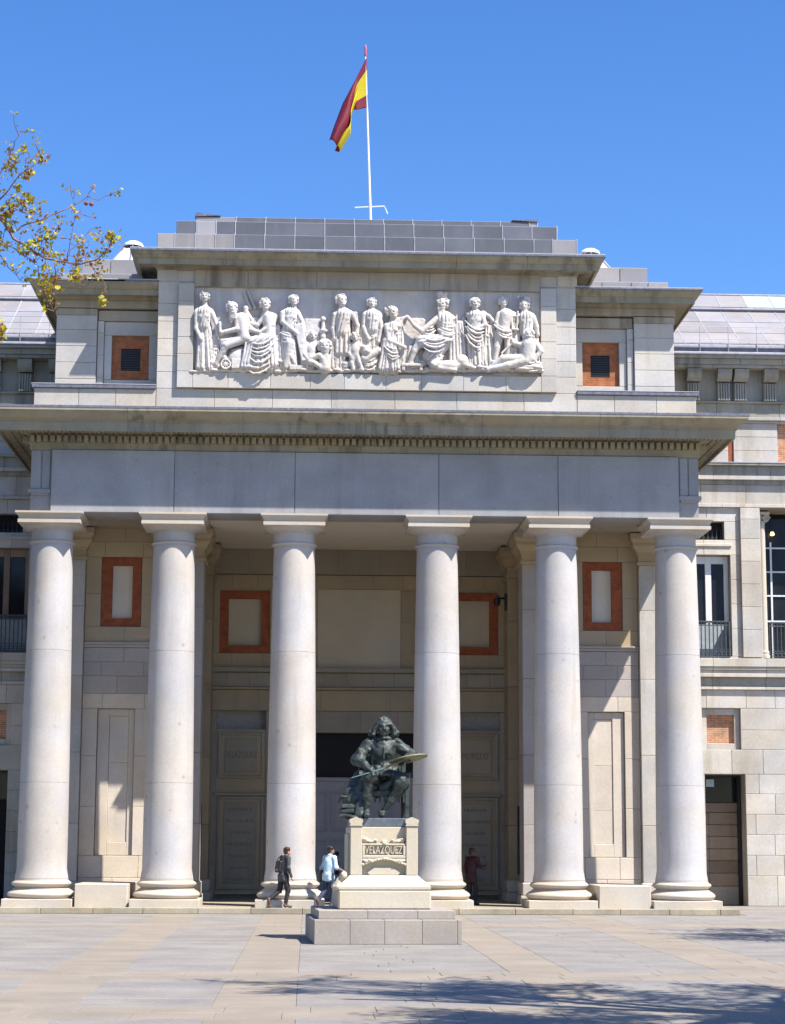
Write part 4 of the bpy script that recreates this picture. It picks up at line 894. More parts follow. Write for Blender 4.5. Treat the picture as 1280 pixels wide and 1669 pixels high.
FG.append([b_(498, 518, 521, 600, 0, 3)]+head(510, 548, 11, .2, 1, 0, .82)+torso(499, 517, 560, 507, 580, 7.5, 8)+limb((500, 563, 10, 3.4), (497, 578, 12, 3), (506, 590, 13, 2.4))+limb((505, 585, 10, 5), (522, 580, 14, 4), (534, 596, 12, 3))+limb((503, 588, 9, 5), (515, 594, 15, 4), (524, 600, 14, 3))+head(530, 566, 12, 0, 1, 1, 1.35)+[c_(530, 583, 8, 530, 600, 8, 8, 9), c_(527, 516, 4, 527, 548, 5, 2, 4), e_(527, 519, 5, 4, 4, 4), e_(528, 538, 6, 6, 3.5, 5)]+ground(498, 545))
FG.append(head(557, 490, 12, .8, 1, 0, 1.08)+torso(546, 574, 509, 558, 540, 9, 8, 1)+robe(559, 518, 11, 560, 574, 14, 10, 11, 1.7)+robe(556, 570, 8, 556, 601, 9, 8, 7, 1.6)+robe(578, 508, 5, 583, 556, 5, 7, 5, 1.5)+robe(548, 545, 5, 548, 592, 6, 7, 5, 1.6)+folds(547, 511, 572, 510, 14, 4, 1.5, 4, 3)+limb((574, 512, 10, 4.2), (583, 530, 9, 3.4), (581, 552, 9, 2.6))+limb((546, 513, 9, 4.2), (543, 535, 8, 3.2), (546, 552, 9, 2.4))+ground(542, 574))
FG.append(head(579, 550, 13, .1, 1, 0, .82)+torso(571, 588, 561, 579, 578, 7, 9)+limb((572, 564, 11, 3.2), (570, 577, 12, 2.7), (575, 584, 13, 2.2))+limb((587, 564, 11, 3.2), (592, 575, 10, 2.7), (594, 566, 10, 2.2))+limb((576, 581, 10, 4.6), (574, 592, 11, 3.4), (576, 601, 11, 2.6))+limb((583, 581, 10, 4.6), (587, 592, 11, 3.4), (590, 601, 11, 2.6))+folds(572, 578, 588, 576, 12, 2, 1.4, 3, 3)+ground(568, 600))
FG.append(head(606, 493, 9, .1)+torso(594, 620, 510, 607, 535, 8.5, bust=1)+robe(607, 530, 11, 604, 598, 17, 7, 11, 1.6)+folds(596, 534, 619, 530, 11, 4, 1.5, 6, 4)+limb((595, 513, 9, 4), (593, 534, 10, 3.2), (601, 552, 12, 2.5))+limb((619, 513, 8, 4), (622, 534, 9, 3.2), (617, 556, 10, 2.5))+[e_(596, 571, 11, 8, 8, 7, 1), e_(593, 567, 15, 4, 4, 4, .8), e_(600, 574, 16, 4, 4, 4, .8), c_(595, 585, 9, 618, 572, 11, 7, 5)]+folds(592, 586, 618, 578, 13, 4, 1.5, 6, 4)+ground(592, 622))
FG.append(head(641, 510, 12, .8, 1, 0, 1.1)+torso(629, 651, 528, 637, 555, 8.5, bust=1)+[c_(631, 507, 10, 628, 502, 9, 3, 1.5)]+limb((630, 532, 12, 4.4), (634, 556, 15, 3.4), (660, 567, 15, 2.5))+limb((650, 531, 9, 4), (656, 519, 8, 2.8), (664, 515, 8, 2.2))+[c_(636, 558, 7, 632, 594, 6, 9, 11, 2, (13, .22, 3)), c_(636, 565, 9, 644, 590, 11, 6.5, 6.5, 2, (9, .2, 6))]+robe(635, 556, 11, 634, 601, 19, 14, 11, 1.8)+folds(626, 560, 652, 568, 21, 4, 1.7, 7, 5)+folds(640, 590, 660, 600, 14, 3, 1.5, 3, 3)+[b_(653, 517, 690, 600, 0, 3.5), c_(692, 520, 3, 655, 595, 4, 2, 2)]+ground(622, 660))
FG.append(head(721, 497, 13, -.6, 1, 1, 1.05)+[e_(721+random.uniform(-7, 7), 481+random.uniform(-4, 4), 13+random.uniform(-3, 3), 3, 3, 3, .8) for i in range(14)]+[c_(714, 491, 13, 731, 490, 12, 2.6, 2.6)]+torso(710, 741, 517, 727, 552, 10, 10, 1)+limb((711, 522, 13, 5), (688, 541, 15, 3.8), (676, 532, 15, 3), (666, 519, 15, 2.4))+folds(690, 534, 712, 528, 17, 4, 1.5, 5, 4)+[c_(724, 556, 11, 688, 558, 15, 10.5, 9, 2, (11, .22, 10)), c_(724, 560, 9, 703, 580, 9, 10, 12, 2, (13, .24, 5))]+limb((686, 556, 16, 6.5), (676, 573, 15, 4.6), (669, 591, 13, 3))+folds(688, 552, 728, 552, 26, 4, 1.8, 7, 5)+folds(694, 572, 726, 570, 16, 3, 1.8, 5, 5)+folds(712, 520, 742, 528, 20.5, 6, 2.0, 6, 4.5)+robe(738, 530, 7, 741, 590, 9, 11, 8, 2.0)+[c_(745, 514, 11, 746, 592, 11, 1.1, 1.1), b_(655, 594, 690, 597, 3, 16), b_(656, 597, 660, 604, 3, 15), b_(685, 597, 689, 604, 3, 15), e_(722, 548, 19, 4, 4, 3)]+ground(655, 700))
FG.append([e_(709, 590, 13, 9, 11, 9, 2), e_(706, 596, 20, 5, 5, 5), e_(732, 596, 9, 20, 8.5, 9, 4), e_(754, 588, 9, 10, 10, 8, 4), c_(756, 594, 11, 774, 600, 11, 4, 3), c_(714, 600, 14, 742, 604, 14, 3.5, 3)]+[e_(709+10*math.cos(t)*random.uniform(.8, 1.1), 588+12*math.sin(t)*random.uniform(.8, 1.1), 12+random.uniform(-3, 5), 3.2, 3.2, 3.2, .8) for t in np.arange(0, 6.28, .38)]+[e_(703, 588, 21, 1.6, 1.3, 1.5, .5), e_(711, 588, 21, 1.6, 1.3, 1.5, .5)]+ground(700, 790))
FG.append(head(775, 495, 12, .3, 1, 0, 1.05)+torso(762, 788, 511, 774, 536, 8.5, bust=1)+robe(774, 535, 12, 779, 594, 17, 9, 11, 1.8)+folds(758, 522, 792, 534, 19, 5, 1.8, 11, 5)+limb((787, 514, 10, 4.2), (791, 530, 13, 3.4), (772, 540, 16, 2.6))+limb((789, 509, 8, 3.4), (798, 515, 8, 3), (804, 521, 8, 2.4))+robe(804, 521, 4, 802, 566, 6, 7, 6, 1.5)+robe(757, 514, 3, 757, 574, 5, 6, 5, 1.5)+[e_(782, 599, 13, 5, 2.6, 5)]+ground(762, 806))
FG.append(head(822, 491, 8, .4, 1, 0, .95)+torso(813, 840, 510, 823, 534, 8.5, 7)+limb((839, 512, 8, 4.2), (846, 524, 9, 3.2), (839, 534, 10, 2.4))+limb((814, 513, 8, 4), (810, 526, 9, 3), (816, 538, 10, 2.4))+folds(806, 526, 835, 536, 18, 4, 1.8, 6, 4)+limb((816, 542, 8, 7), (811, 566, 9, 5), (807, 590, 8, 3.4))+limb((829, 542, 8, 7), (829, 564, 9, 5), (826, 585, 7, 3.4))+robe(803, 540, 3, 802, 576, 5, 6, 5, 1.4)+[c_(834, 514, 13, 836, 535, 13, 1.4, 1.4, .5), c_(845, 508, 13, 843, 537, 13, 1.4, 1.4, .5), c_(836, 537, 13, 845, 538, 13, 1.8, 1.8, .5), c_(833, 516, 13, 847, 515, 13, 1.1, 1.1, .5)]+[c_(837+2.3*i, 516, 12.5, 838+2*i, 536, 12.5, .5, .5, .2) for i in range(3)])
FG.append(head(856, 498, 8, -.2, 1)+[e_(856+random.uniform(-10, 12), 486+random.uniform(-5, 4), 6+random.uniform(-2, 3), 3.2, 2.8, 2.6, .8) for i in range(12)]+torso(845, 872, 513, 859, 540, 9.5, 7, 1)+limb((871, 517, 8, 4.4), (876, 532, 8, 3.6), (878, 544, 8, 2.6))+robe(873, 518, 4, 876, 542, 5, 6, 5, 1.5))
FG.append(head(862, 548, 15, 0, 1, 1, 1.15)+torso(848, 877, 560, 860, 584, 11, 11)+limb((876, 563, 14, 5), (882, 574, 16, 4), (871, 588, 17, 3))+limb((849, 563, 12, 4.6), (838, 560, 13, 3.4), (836, 556, 13, 2.6))+limb((852, 586, 13, 7.5), (820, 586, 16, 5.5), (800, 600, 13, 3.2))+limb((858, 590, 15, 7.5), (828, 597, 17, 5.2), (796, 603, 15, 3))+[c_(818, 577, 15, 842, 554, 14, 1.6, 1.3), c_(834, 553, 14, 844, 561, 14, 1.3, 1.3)]+folds(846, 592, 876, 590, 20, 3, 1.7, 4, 4)+[e_(872, 600, 12, 12, 5, 10), e_(854, 603, 14, 13, 3.5, 8), e_(878, 594, 12, 5, 4, 8)]+folds(850, 598, 884, 596, 20, 3, 1.5, 3, 3)+ground(815, 884))
bgd = []
for (x, y, w) in ((352, 556, 6), (417, 528, 7), (452, 540, 6), (500, 556, 7), (545, 560, 5), (590, 545, 7), (628, 540, 6), (650, 530, 8), (674, 575, 8), (750, 535, 7), (797, 540, 6), (842, 548, 8), (874, 560, 6)):
    bgd += robe(x, y-10, w*.9, x+random.uniform(-3, 3), 598, w*1.9, 8, 9, 1.8)+folds(x-w, y+4, x+w, y+2, 8, 3, 1.6, 4, 6)
for x in (344, 388, 465, 520, 571, 612, 690, 735, 786, 815, 850):
    for q in range(3): bgd.append(e_(x+random.uniform(-9, 9), 596+random.uniform(-9, 6), random.uniform(2, 7), random.uniform(5, 9), random.uniform(3, 7), random.uniform(4, 7)))
FG.append(bgd)
for i, f in enumerate(FG): sdf_obj('carved_figure', f, .0145, M_marble, REL, .003, i)
bx('relief_ground', M_marble, REL, -5.14, 5.14, -.442, -.3, 15.55, 18.25)
for z in (16.9,): pass

# ================================================================== PEDESTAL
PD = empty('pedestal', (-.06, -15.25, 0), rz=R(3)); tag(PD, 'cream limestone pedestal with carved name tablet on two grey granite steps', 'pedestal')
def ring_blocks(h, y0, y1, z0, z1, cuts, mat):
    xs = [-h]+cuts+[h]
    for a, b in zip(xs[:-1], xs[1:]): bx('granite_block', mat, PD, a+.002, b-.002, y0, y0+.6, z0, z1, .010)
    for sx in (-1, 1):
        for a, b in ((y0+.6, 0), (0, y1)): bx('granite_block', mat, PD, sx*h, sx*(h-.6), a+.004, b-.004, z0, z1, .018)
    bx('granite_block', mat, PD, -h+.604, h-.604, y0+.604, y1, z0, z1-.004, .01)
ring_blocks(1.5, -1.8, 1.6, 0, .485, [-.78, -.08, .68, 1.40], M_gran)
ring_blocks(1.40, -1.5, 1.4, .487, .66, [-.4, .62], M_gran)
bx('plinth', M_ped, PD, -.96, .96, -.96, .96, .662, 1.05, .03)
sqflare([(.93, 1.051), (.955, 1.07), (.955, 1.12), (.93, 1.16), (.86, 1.22), (.78, 1.28), (.72, 1.345), (.705, 1.35)]).build('base_moulding', M_ped, PD)
bx('die', M_ped, PD, -.70, .70, -.58, .70, 1.35, 2.34, .012)
for sx in (-1, 1):
    bx('corner_post', M_ped, PD, sx*.46, sx*.705, -.72, -.575, 1.35, 2.36, .012)
    m = MB().prism([(-.14, 2.362), (-.115, 2.40), (-.14, 2.44), (-.14, 2.49), (0, 2.545), (.14, 2.49), (.14, 2.44), (.115, 2.40), (.14, 2.362)], 1, -.74, -.5)
    o = m.build('post_cap', M_ped, PD); o.location.x = sx*.585
    bx('side_panel', M_ped, PD, sx*.701, sx*.74, -.4, .5, 1.4, 2.2, .02)
bx('tablet_shelf', M_ped, PD, -.458, .458, -.70, -.578, 1.70, 1.76, .01)
bx('name_tablet', M_ped, PD, -.458, .458, -.62, -.578, 1.762, 2.0, .008)
for sx in (-1, 1): bx('tablet_edge', M_ped, PD, sx*.40, sx*.455, -.70, -.618, 1.762, 1.955, .008)
bx('tablet_head', M_ped, PD, -.458, .458, -.68, -.578, 1.962, 2.0, .008)
text('name_lettering', 'VELAZQUEZ', .235, M_ped, PD, (0, -.64, 1.862), .03, .60)
orn = []
for sx in (-1, 1):
    orn += [cap((sx*(.14+.03*i), -.61, 2.055+.02*math.sin(i*1.3)), (sx*(.17+.03*i), -.61, 2.055+.02*math.sin((i+1)*1.3)), .02, .02, .01) for i in range(9)]
    orn += [ell((sx*.40, -.61, 2.09), (.05, .05, .03)), ell((sx*.30, -.61, 2.04), (.04, .05, .02))]
orn += [ell((0, -.62, 2.03), (.06, .07, .05)), ell((0, -.66, 2.0), (.04, .05, .035))]
sdf_obj('carved_scrolls', orn, .011, M_ped, PD, .006, 5)
ar = MB(); n = 14; pts = [(-.458, 1.70)]+[(-.44+.88*i/n, 1.555+.11*math.sin(math.pi*i/n)) for i in range(n+1)]+[(.458, 1.70)]
ar.prism(pts, 1, -.69, -.578).build('arch', M_ped, PD)
orn = []
for i in range(15):
    t = i/14; orn.append(ell((-.44+.88*t, -.70, 1.57+.11*math.sin(math.pi*t)), (.035, .03, .03), k=.01))
for sx in (-1, 1):
    for i in range(6): orn.append(ell((sx*(.42-.035*i), -.70, 1.655-.012*(i % 3)), (.032, .035, .026), k=.01))
sdf_obj('carved_garland', orn, .011, M_ped, PD, .006, 9)
MB().prism([(-.30, 1.36), (-.34, 1.40), (-.2, 1.50), (.2, 1.50), (.34, 1.40), (.30, 1.36)], 1, -.66, -.578).build('niche_block', M_ped, PD)
sdf_obj('side_scroll', [cap((-.99, -.7, 1.10), (-.86, -.72, 1.33), .09, .06), ell((-.84, -.75, 1.36), (.07, .07, .07)), cap((-.97, -.9, 1.1), (-.97, .2, 1.1), .06)], .018, M_ped, PD, .01, 3)

# ================================================================== STATUE
SZ = 2.53
ST = empty('bronze_statue', (-.05, -15.25, 2.345), rz=R(2)); ST.scale = (1.06, 1.06, 1.02); tag(ST, 'dark green bronze statue of a seated long-haired painter holding palette and brush', 'statue')
def s_(x, y, z): return (x+.05, y, z-2.345)
bx('bronze_base', M_bplate, ST, -.64, .60, -.52, .75, .0, .175, .01)
body = []
def J(a, b, r0, r1=None, k=.05): body.append(cap(s_(*a), s_(*b), r0, r1, k))
def El(c, r, rot=(0, 0, 0), k=.05): body.append(ell(s_(*c), r, rot, k))
# y: negative is towards the viewer
El((-.02, .16, 3.36), (.30, .26, .19)); J((-.02, .16, 3.42), (-.03, .10, 3.70), .21, .20); J((-.03, .10, 3.70), (-.03, .02, 3.98), .225, .235)
El((-.03, -.05, 3.90), (.24, .19, .20)); El((-.03, .0, 3.62), (.21, .17, .12))
J((-.26, .04, 4.06), (.21, .04, 4.06), .13, .13, .08); J((-.03, .02, 4.1), (-.02, -.03, 4.25), .10, .085)
# sleeves with puffs
for (a, b, c, ra, rb_, rc) in (((-.34, .02, 4.02), (-.55, -.06, 3.72), (-.36, -.36, 3.56), .125, .125, .07), ((.29, .04, 4.02), (.53, -.02, 3.82), (.44, -.34, 3.72), .115, .13, .075)):
    J(a, b, ra, rb_); J(b, c, rb_*.95, rc)
    for i in range(5):
        t = i/5; p = [a[q]+(b[q]-a[q])*t for q in range(3)]; El((p[0]+.05*math.sin(i*2), p[1]-.07, p[2]), (.085, .06, .045), (0, R(30), 0), .03)
    for i in range(4):
        t = i/4; p = [b[q]+(c[q]-b[q])*t for q in range(3)]; El((p[0]-.02, p[1]-.02, p[2]+.05), (.08, .08, .035), (0, R(-20), 0), .03)
J((.30, .0, 3.98), (.66, .06, 3.80), .09, .05)      # hanging outer sleeve
J((.50, .06, 3.88), (.70, .10, 3.76), .08, .03)
# shoulder wings, collar, belt
El((-.33, .02, 4.12), (.11, .12, .05), (0, R(-25), 0)); El((.27, .02, 4.12), (.11, .12, .05), (0, R(25), 0)); El((-.02, -.05, 4.17), (.15, .15, .035))
for i in range(7): El((-.03, -.235+.004*i, 3.98-.06*i), (.014, .014, .014), k=.008)
J((-.23, -.05, 3.52), (.19, -.05, 3.52), .05, .05, .02); J((-.03, -.25, 3.60), (-.03, -.25, 4.0), .012, .012, .01)
El((-.14, -.17, 3.55), (.10, .08, .07)); El((.08, -.17, 3.55), (.10, .08, .07))
# breeches and legs
J((-.14, .12, 3.38), (-.33, -.36, 3.36), .17, .155); J((.12, .12, 3.38), (.31, -.34, 3.29), .17, .165)
for (kx, kz) in ((-.33, 3.34), (.31, 3.27)):
    for i in range(5): El((kx+.09*math.cos(i*1.3), -.36+.05*math.sin(i*1.7), kz-.03+.02*(i % 2)), (.09, .09, .07), k=.025)
J((-.33, -.37, 3.28), (-.37, -.36, 2.98), .10, .088); J((-.37, -.36, 2.98), (-.38, -.34, 2.66), .085, .05); El((-.365, -.30, 3.02), (.07, .09, .15))
J((.31, -.35, 3.22), (.12, -.28, 2.90), .105, .09); J((.12, -.28, 2.90), (-.04, -.24, 2.66), .085, .05); El((.14, -.22, 2.94), (.08, .09, .15))
for (fx, fy) in ((-.38, -.36), (-.07, -.27)):
    J((fx, fy+.06, 2.60), (fx-.005, fy-.17, 2.57), .055, .05, .03); El((fx, fy-.05, 2.64), (.07, .06, .03), (R(20), 0, 0), .02); El((fx-.0, fy-.16, 2.585), (.065, .10, .045), k=.02)
# doublet skirt and sash folds
for i in range(9):
    t = i/8; J((-.24+.46*t, -.10-.10*math.sin(t*3.1), 3.56), (-.30+.58*t, -.16-.20*math.sin(t*3.1), 3.42), .045, .05, .03)
El((-.02, -.12, 3.16), (.16, .16, .12), (0, R(20), 0)); J((-.16, -.1, 3.02), (.06, -.18, 3.22), .09, .08)
# hands
def hand3(w, tip, side, r=.024):
    w = Vector(w); d = (Vector(tip)-w).normalized(); pl = w+d*.09; body.append(cap(s_(*w), s_(*pl), .05, .055, .03))
    sd2 = Vector((0, 0, 1)).cross(d).normalized()
    for i in range(4):
        o2 = sd2*(i-1.5)*.034; k1 = pl+o2+d*.07+Vector((0, 0, -.02)); k2 = k1+d*.02+Vector((0, 0, -.07)); body.append(cap(s_(*(pl+o2)), s_(*k1), r, r*.9, .012)); body.append(cap(s_(*k1), s_(*k2), r*.9, r*.8, .012))
    t1 = w+d*.05+sd2*side*.07; body.append(cap(s_(*(w+d*.03)), s_(*t1), r, r, .015)); body.append(cap(s_(*t1), s_(*(t1+d*.08)), r, r*.85, .012))
hand3((-.36, -.38, 3.56), (-.26, -.46, 3.50), -1); hand3((.44, -.36, 3.72), (.34, -.44, 3.70), 1)
# head: face, nose, brow, moustache, long wavy hair
H0 = (-.02, -.06, 4.40)
El(H0, (.125, .15, .185), k=.03); El((-.02, -.13, 4.30), (.095, .09, .10), k=.03); J((-.02, -.205, 4.42), (-.02, -.245, 4.355), .022, .032, .02); El((-.02, -.175, 4.45), (.10, .035, .022), k=.02)
for q in (-1, 1):
    El((-.02+q*.05, -.19, 4.41), (.022, .018, .012), k=.01); El((-.02+q*.045, -.205, 4.315), (.05, .022, .014), (0, q*R(18), 0), .01); El((-.02+q*.07, -.165, 4.36), (.035, .03, .03), k=.02)
El((-.02, -.20, 4.285), (.035, .02, .012), k=.01); El((-.02, -.185, 4.245), (.035, .03, .035), k=.015)
El((-.02, -.01, 4.47), (.165, .185, .17), k=.02)
for q in (-1, 1):
    for i in range(6):
        t = i/5; J((-.02+q*(.06+.05*t), -.12+.06*i, 4.57-.02*i), (-.02+q*(.19+.02*math.sin(i)), -.10+.06*i, 4.37), .040, .050, .015)
        J((-.02+q*(.19+.02*math.sin(i)), -.10+.06*i, 4.37), (-.02+q*(.20+.05*(i % 2)), -.07+.05*i, 4.22+.03*(i % 2)), .050, .040, .015)
        El((-.02+q*(.225+.035*(i % 2)), -.10+.05*i, 4.25+.045*(i % 3)), (.045, .045, .045), k=.01)
for i in range(7): J((-.02+.01*(i-3), -.15+.01*abs(i-3), 4.575-.004*(i-3)**2), (-.02+.045*(i-3), .06, 4.60-.008*(i-3)**2), .024, .036, .012)
sdf_obj('seated_figure', body, .0135, M_bronze, ST, .008, 2)
# chair
CH = MB()
for (x, y) in ((-.46, -.20), (.44, -.20)): CH.box(x-.045+.05, x+.045+.05, y-.045, y+.045, .175, 1.02, .012)
for (x, y) in ((-.44, .50), (.42, .50)): CH.box(x-.045+.05, x+.045+.05, y-.045, y+.045, .175, 1.62, .012)
CH.box(-.42, .50, -.16, .48, .74, .86, .02); CH.box(-.36, .44, -.235, -.17, .62, .74, .01); CH.box(-.36, .44, .47, .52, .95, 1.58, .01)
CH.build('chair', M_bronze, ST, fix=False)
for x in (-.46, .44):
    bx('armrest', M_bronze, ST, x-.06+.05, x+.06+.05, -.34, .52, 1.02, 1.10, .02); MB().tube([(x+.05-.07, -.35, 1.07), (x+.05+.07, -.35, 1.07)], .055, 12).build('arm_scroll', M_bronze, ST)
for i in range(9): MB().tube([(-.34+i*.095, -.24, .62), (-.34+i*.095, -.235, .50)], .018, 5).build('fringe_tassel', M_bronze, ST)
fr = []
for i in range(6): fr.append(cap((.50+.012*i, -.12+.1*i, 1.0), (.47+.012*i, -.14+.1*i, .42-.04*(i % 2)), .045, .035, .03))
sdf_obj('hanging_cloth', fr, .016, M_bronze, ST, .01, 4)
# cloak and books on the left
ck = [cap((-.42, .1, 1.0), (-.62, -.05, .62), .17, .17, .06), cap((-.62, -.05, .62), (-.66, -.10, .30), .17, .16, .06), ell((-.5, .15, .55), (.25, .3, .38), k=.06), cap((-.36, -.1, .9), (-.46, -.28, .25), .11, .13, .06)]
for i in range(7): ck.append(cap((-.40-.03*i, -.12-.03*(i % 2), .98-.05*i), (-.50-.04*i, -.28+.02*i, .22), .035, .05, .02))
sdf_obj('cloak', ck, .017, M_bronze, ST, .010, 6)
for (z, a, wv) in ((.19, 4, .17), (.29, -6, .15), (.39, 8, .14)):
    o = MB().box(-wv, wv, -.14, .14, 0, .085, .012).build('book', M_bronze, ST, fix=False); o.location = (-.70, -.16, z-.02); o.rotation_euler = (R(-4), 0, R(a))
sc = MB().tube([(-.86, -.30, .20), (-.74, -.36, .215), (-.60, -.38, .20), (-.48, -.36, .19)], [.025, .035, .035, .03], 8); sc.build('paper_roll', M_bronze, ST, R(40))
sc = MB().tube([(-.88, -.2, .50), (-.82, -.28, .62), (-.70, -.30, .60)], [.02, .03, .03], 8); sc.build('paper_roll', M_bronze, ST, R(40))
# palette with thumb hole outline
pv = []; n = 28
for i in range(n):
    t = 2*math.pi*i/n; r = 1+.06*math.cos(2*t+.5)-.10*math.exp(-((t-3.6)/.35)**2); pv.append((.41*r*math.cos(t), .24*r*math.sin(t)))
po = MB().prism(pv, 2, -.012, .012).build('palette', M_pal, ST); po.location = (.49, -.48, 1.39); po.scale = (.92, .95, 1); po.rotation_euler = (R(-17), R(-10), R(6))
MB().tube([(-.64, -.54, .99), (-.15, -.48, 1.14), (.22, -.46, 1.27)], [.010, .016, .014], 7).build('paint_brush', plain('brush_patina', (.12, .19, .175), .5, metal=.3), ST, R(40))
for i in range(4): MB().tube([(.0, -.47, 1.17+.012*i), (.34+.04*i, -.52-.03*i, 1.33+.02*i)], .009, 5).build('paint_brush', M_pal, ST)
# ================================================================== PEOPLE
M_skin = plain('skin', (.50, .27, .18), .55, var=.06)
M_skin2 = plain('skin_tan', (.30, .155, .10), .55, var=.06)
def V3(*a): return np.array(a, float)
def person(loc, rz, pose, mats, label, scale=1.0, jack_long=.86, sleeve=1.0, hair_s=1.0):
    T = empty('person', loc, rz=rz); T.scale = (scale,)*3; tag(T, label, 'person', 'people by the portico steps')
    p = pose; skin = []
    def c(a, b, r0, r1=None, k=.03): return cap(p[a] if isinstance(a, str) else a, p[b] if isinstance(b, str) else b, r0, r1, k)
    tors = lambda g: [c('pel', 'waist', .125+g, .11+g, .06), c('waist', 'chest', .115+g, .135+g, .06), cap(p['shL']+V3(.04, 0, 0), p['shR']-V3(.04, 0, 0), .065+g, .065+g, .06), ell((p['chest']+p['waist'])/2, (.165+g, .105+g, .20), k=.05), ell(p['pel'], (.16+g, .115+g, .12), k=.05)]
    arm = lambda s, g, e=1.0: [c('sh'+s, 'el'+s, .052+g, .042+g), cap(p['el'+s], p['el'+s]+(p['wr'+s]-p['el'+s])*e, .042+g, (.042-.014*e)+g)] if e > 0 else [c('sh'+s, 'el'+s, .052+g, .042+g)]
    leg = lambda s, g: [c('hip'+s, 'kn'+s, .085+g, .056+g, .04), c('kn'+s, 'an'+s, .056+g, .037+g)]
    skin += tors(-.02)+arm('L', -.006)+arm('R', -.006)+leg('L', -.012)+leg('R', -.012)
    skin += [c('neck0', 'head', .052, .05, .03)]
    h = p['head']; f = p['look']; f = f/np.linalg.norm(f); side = np.cross(f, [0, 0, 1])
    skin += [ell(h, (.075, .09, .112), (0, 0, -math.atan2(f[0], f[1])), .02), ell(h+f*.035-V3(0, 0, .05), (.055, .055, .06), k=.03), cap(h+f*.085+V3(0, 0, .01), h+f*.103-V3(0, 0, .022), .011, .015, .012)]
    skin += [ell(h+f*.082-V3(0, 0, .055), (.026, .016, .009), (0, 0, -math.atan2(f[0], f[1])), .006)]
    for q in (-1, 1): skin += [ell(h+side*q*.074-V3(0, 0, .012), (.013, .022, .03), k=.01), ell(h+f*.078+side*q*.03+V3(0, 0, .02), (.014, .012, .008), k=.006)]
    for s, q in (('L', -1), ('R', 1)):
        w = p['wr'+s]; d = w-p['el'+s]; d = d/np.linalg.norm(d); pl = w+d*.075; sd = np.cross(d, [0, 1, .2]); sd /= np.linalg.norm(sd); fr = np.cross(sd, d)
        skin += [cap(w, pl, .026, .032, .02)]
        for i in range(4):
            L = (.075, .085, .08, .062)[i]; b0 = pl+sd*(i-1.5)*.017; b1 = b0+d*L*.55+fr*.006; skin += [cap(b0, b1, .009, .0085, .005), cap(b1, b1+d*L*.42+fr*.02, .0085, .0075, .004)]
        skin += [cap(w+d*.02, w+d*.05-sd*q*.035+fr*.02, .011, .010, .008), cap(w+d*.05-sd*q*.035+fr*.02, w+d*.095-sd*q*.03+fr*.035, .010, .008, .005)]
    for s in 'LR': skin += [c('an'+s, 'to'+s, .03, .024)]
    sdf_obj('body', skin, .0095, mats['skin'], T)
    top_ = tors(.012)+arm('L', .012, sleeve)+arm('R', .012, sleeve)+[cap(p['neck0']-V3(0, 0, .05), p['neck0'], .07, .062, .03)]
    top_ += [rbox(p['pel']+V3(0, .0, jack_long-.905), (.10, .055, .05), .07, (0, 0, 0), .03)]
    for i in range(7):
        a = i*.9; q0 = p['waist']+V3(.13*math.cos(a), .11*math.sin(a), -.06); top_.append(cap(q0, q0+V3(.01*math.sin(3*a), .0, .2), .012, .008, .015))
    sdf_obj('shirt' if sleeve < .5 else 'jacket', top_, .0115, mats['top'], T, .004, 3)
    tr = leg('L', .014)+leg('R', .014)+[ell(p['pel']-V3(0, 0, .02), (.165, .125, .12), k=.05)]
    for s in 'LR':
        for i in range(3): tr.append(ell(p['kn'+s]+V3(0, .03, .04-.05*i), (.06, .05, .016), (R(20), R(15*i-15), 0), .015))
    sdf_obj('trousers', tr, .0115, mats['leg'], T, .004, 4)
    for s in 'LR':
        a, t = p['an'+s], p['to'+s]; d = t-a; dh = np.array([d[0], d[1], d[2]]); 
        sdf_obj('shoe', [cap(a-V3(0, 0, .02)-dh*.12, t, .046, .036, .02), cap(a+V3(0, 0, .03), a-V3(0, 0, .03), .046, .05, .02), ell(t, (.043, .06, .034), k=.02)], .010, mats['shoe'], T)
    hr = [ell(h-f*.018+V3(0, 0, .03), (.092*hair_s, .10*hair_s, .098*hair_s), (0, 0, -math.atan2(f[0], f[1])), .02), ell(h-f*.055-V3(0, 0, .02), (.07, .055, .085), k=.03)]
    for i in range(12): a = i*.55; hr.append(ell(h-f*.02+V3(.07*math.cos(a), .07*math.sin(a), .07+.02*math.sin(5*a)), (.032, .032, .03), k=.01))
    sdf_obj('hair', hr, .0095, mats['hair'], T, .006, 5)
    return T
M_hair = plain('dark_hair', (.022, .012, .010), .5, var=.4, sc=40)
m1 = dict(skin=M_skin, top=plain('charcoal_jacket', (.035, .038, .042), .6, var=.3, sc=12), leg=plain('black_trousers', (.012, .010, .013), .7, var=.3), shoe=plain('brown_leather', (.13, .075, .05), .5, var=.3), hair=plain('brown_hair', (.045, .018, .013), .5, var=.4, sc=40))
m2 = dict(skin=M_skin2, top=plain('pale_blue_shirt', (.42, .58, .70), .75, var=.10, sc=9), leg=plain('navy_jeans', (.03, .04, .075), .8, var=.3, sc=10), shoe=plain('brown_suede', (.11, .06, .055), .7, var=.3), hair=M_hair)
m3 = dict(skin=plain('shaded_skin', (.12, .06, .04), .6), top=plain('dark_red_jacket', (.035, .004, .007), .7, var=.2), leg=plain('dark_trousers', (.012, .013, .02), .8), shoe=M_black, hair=M_hair)
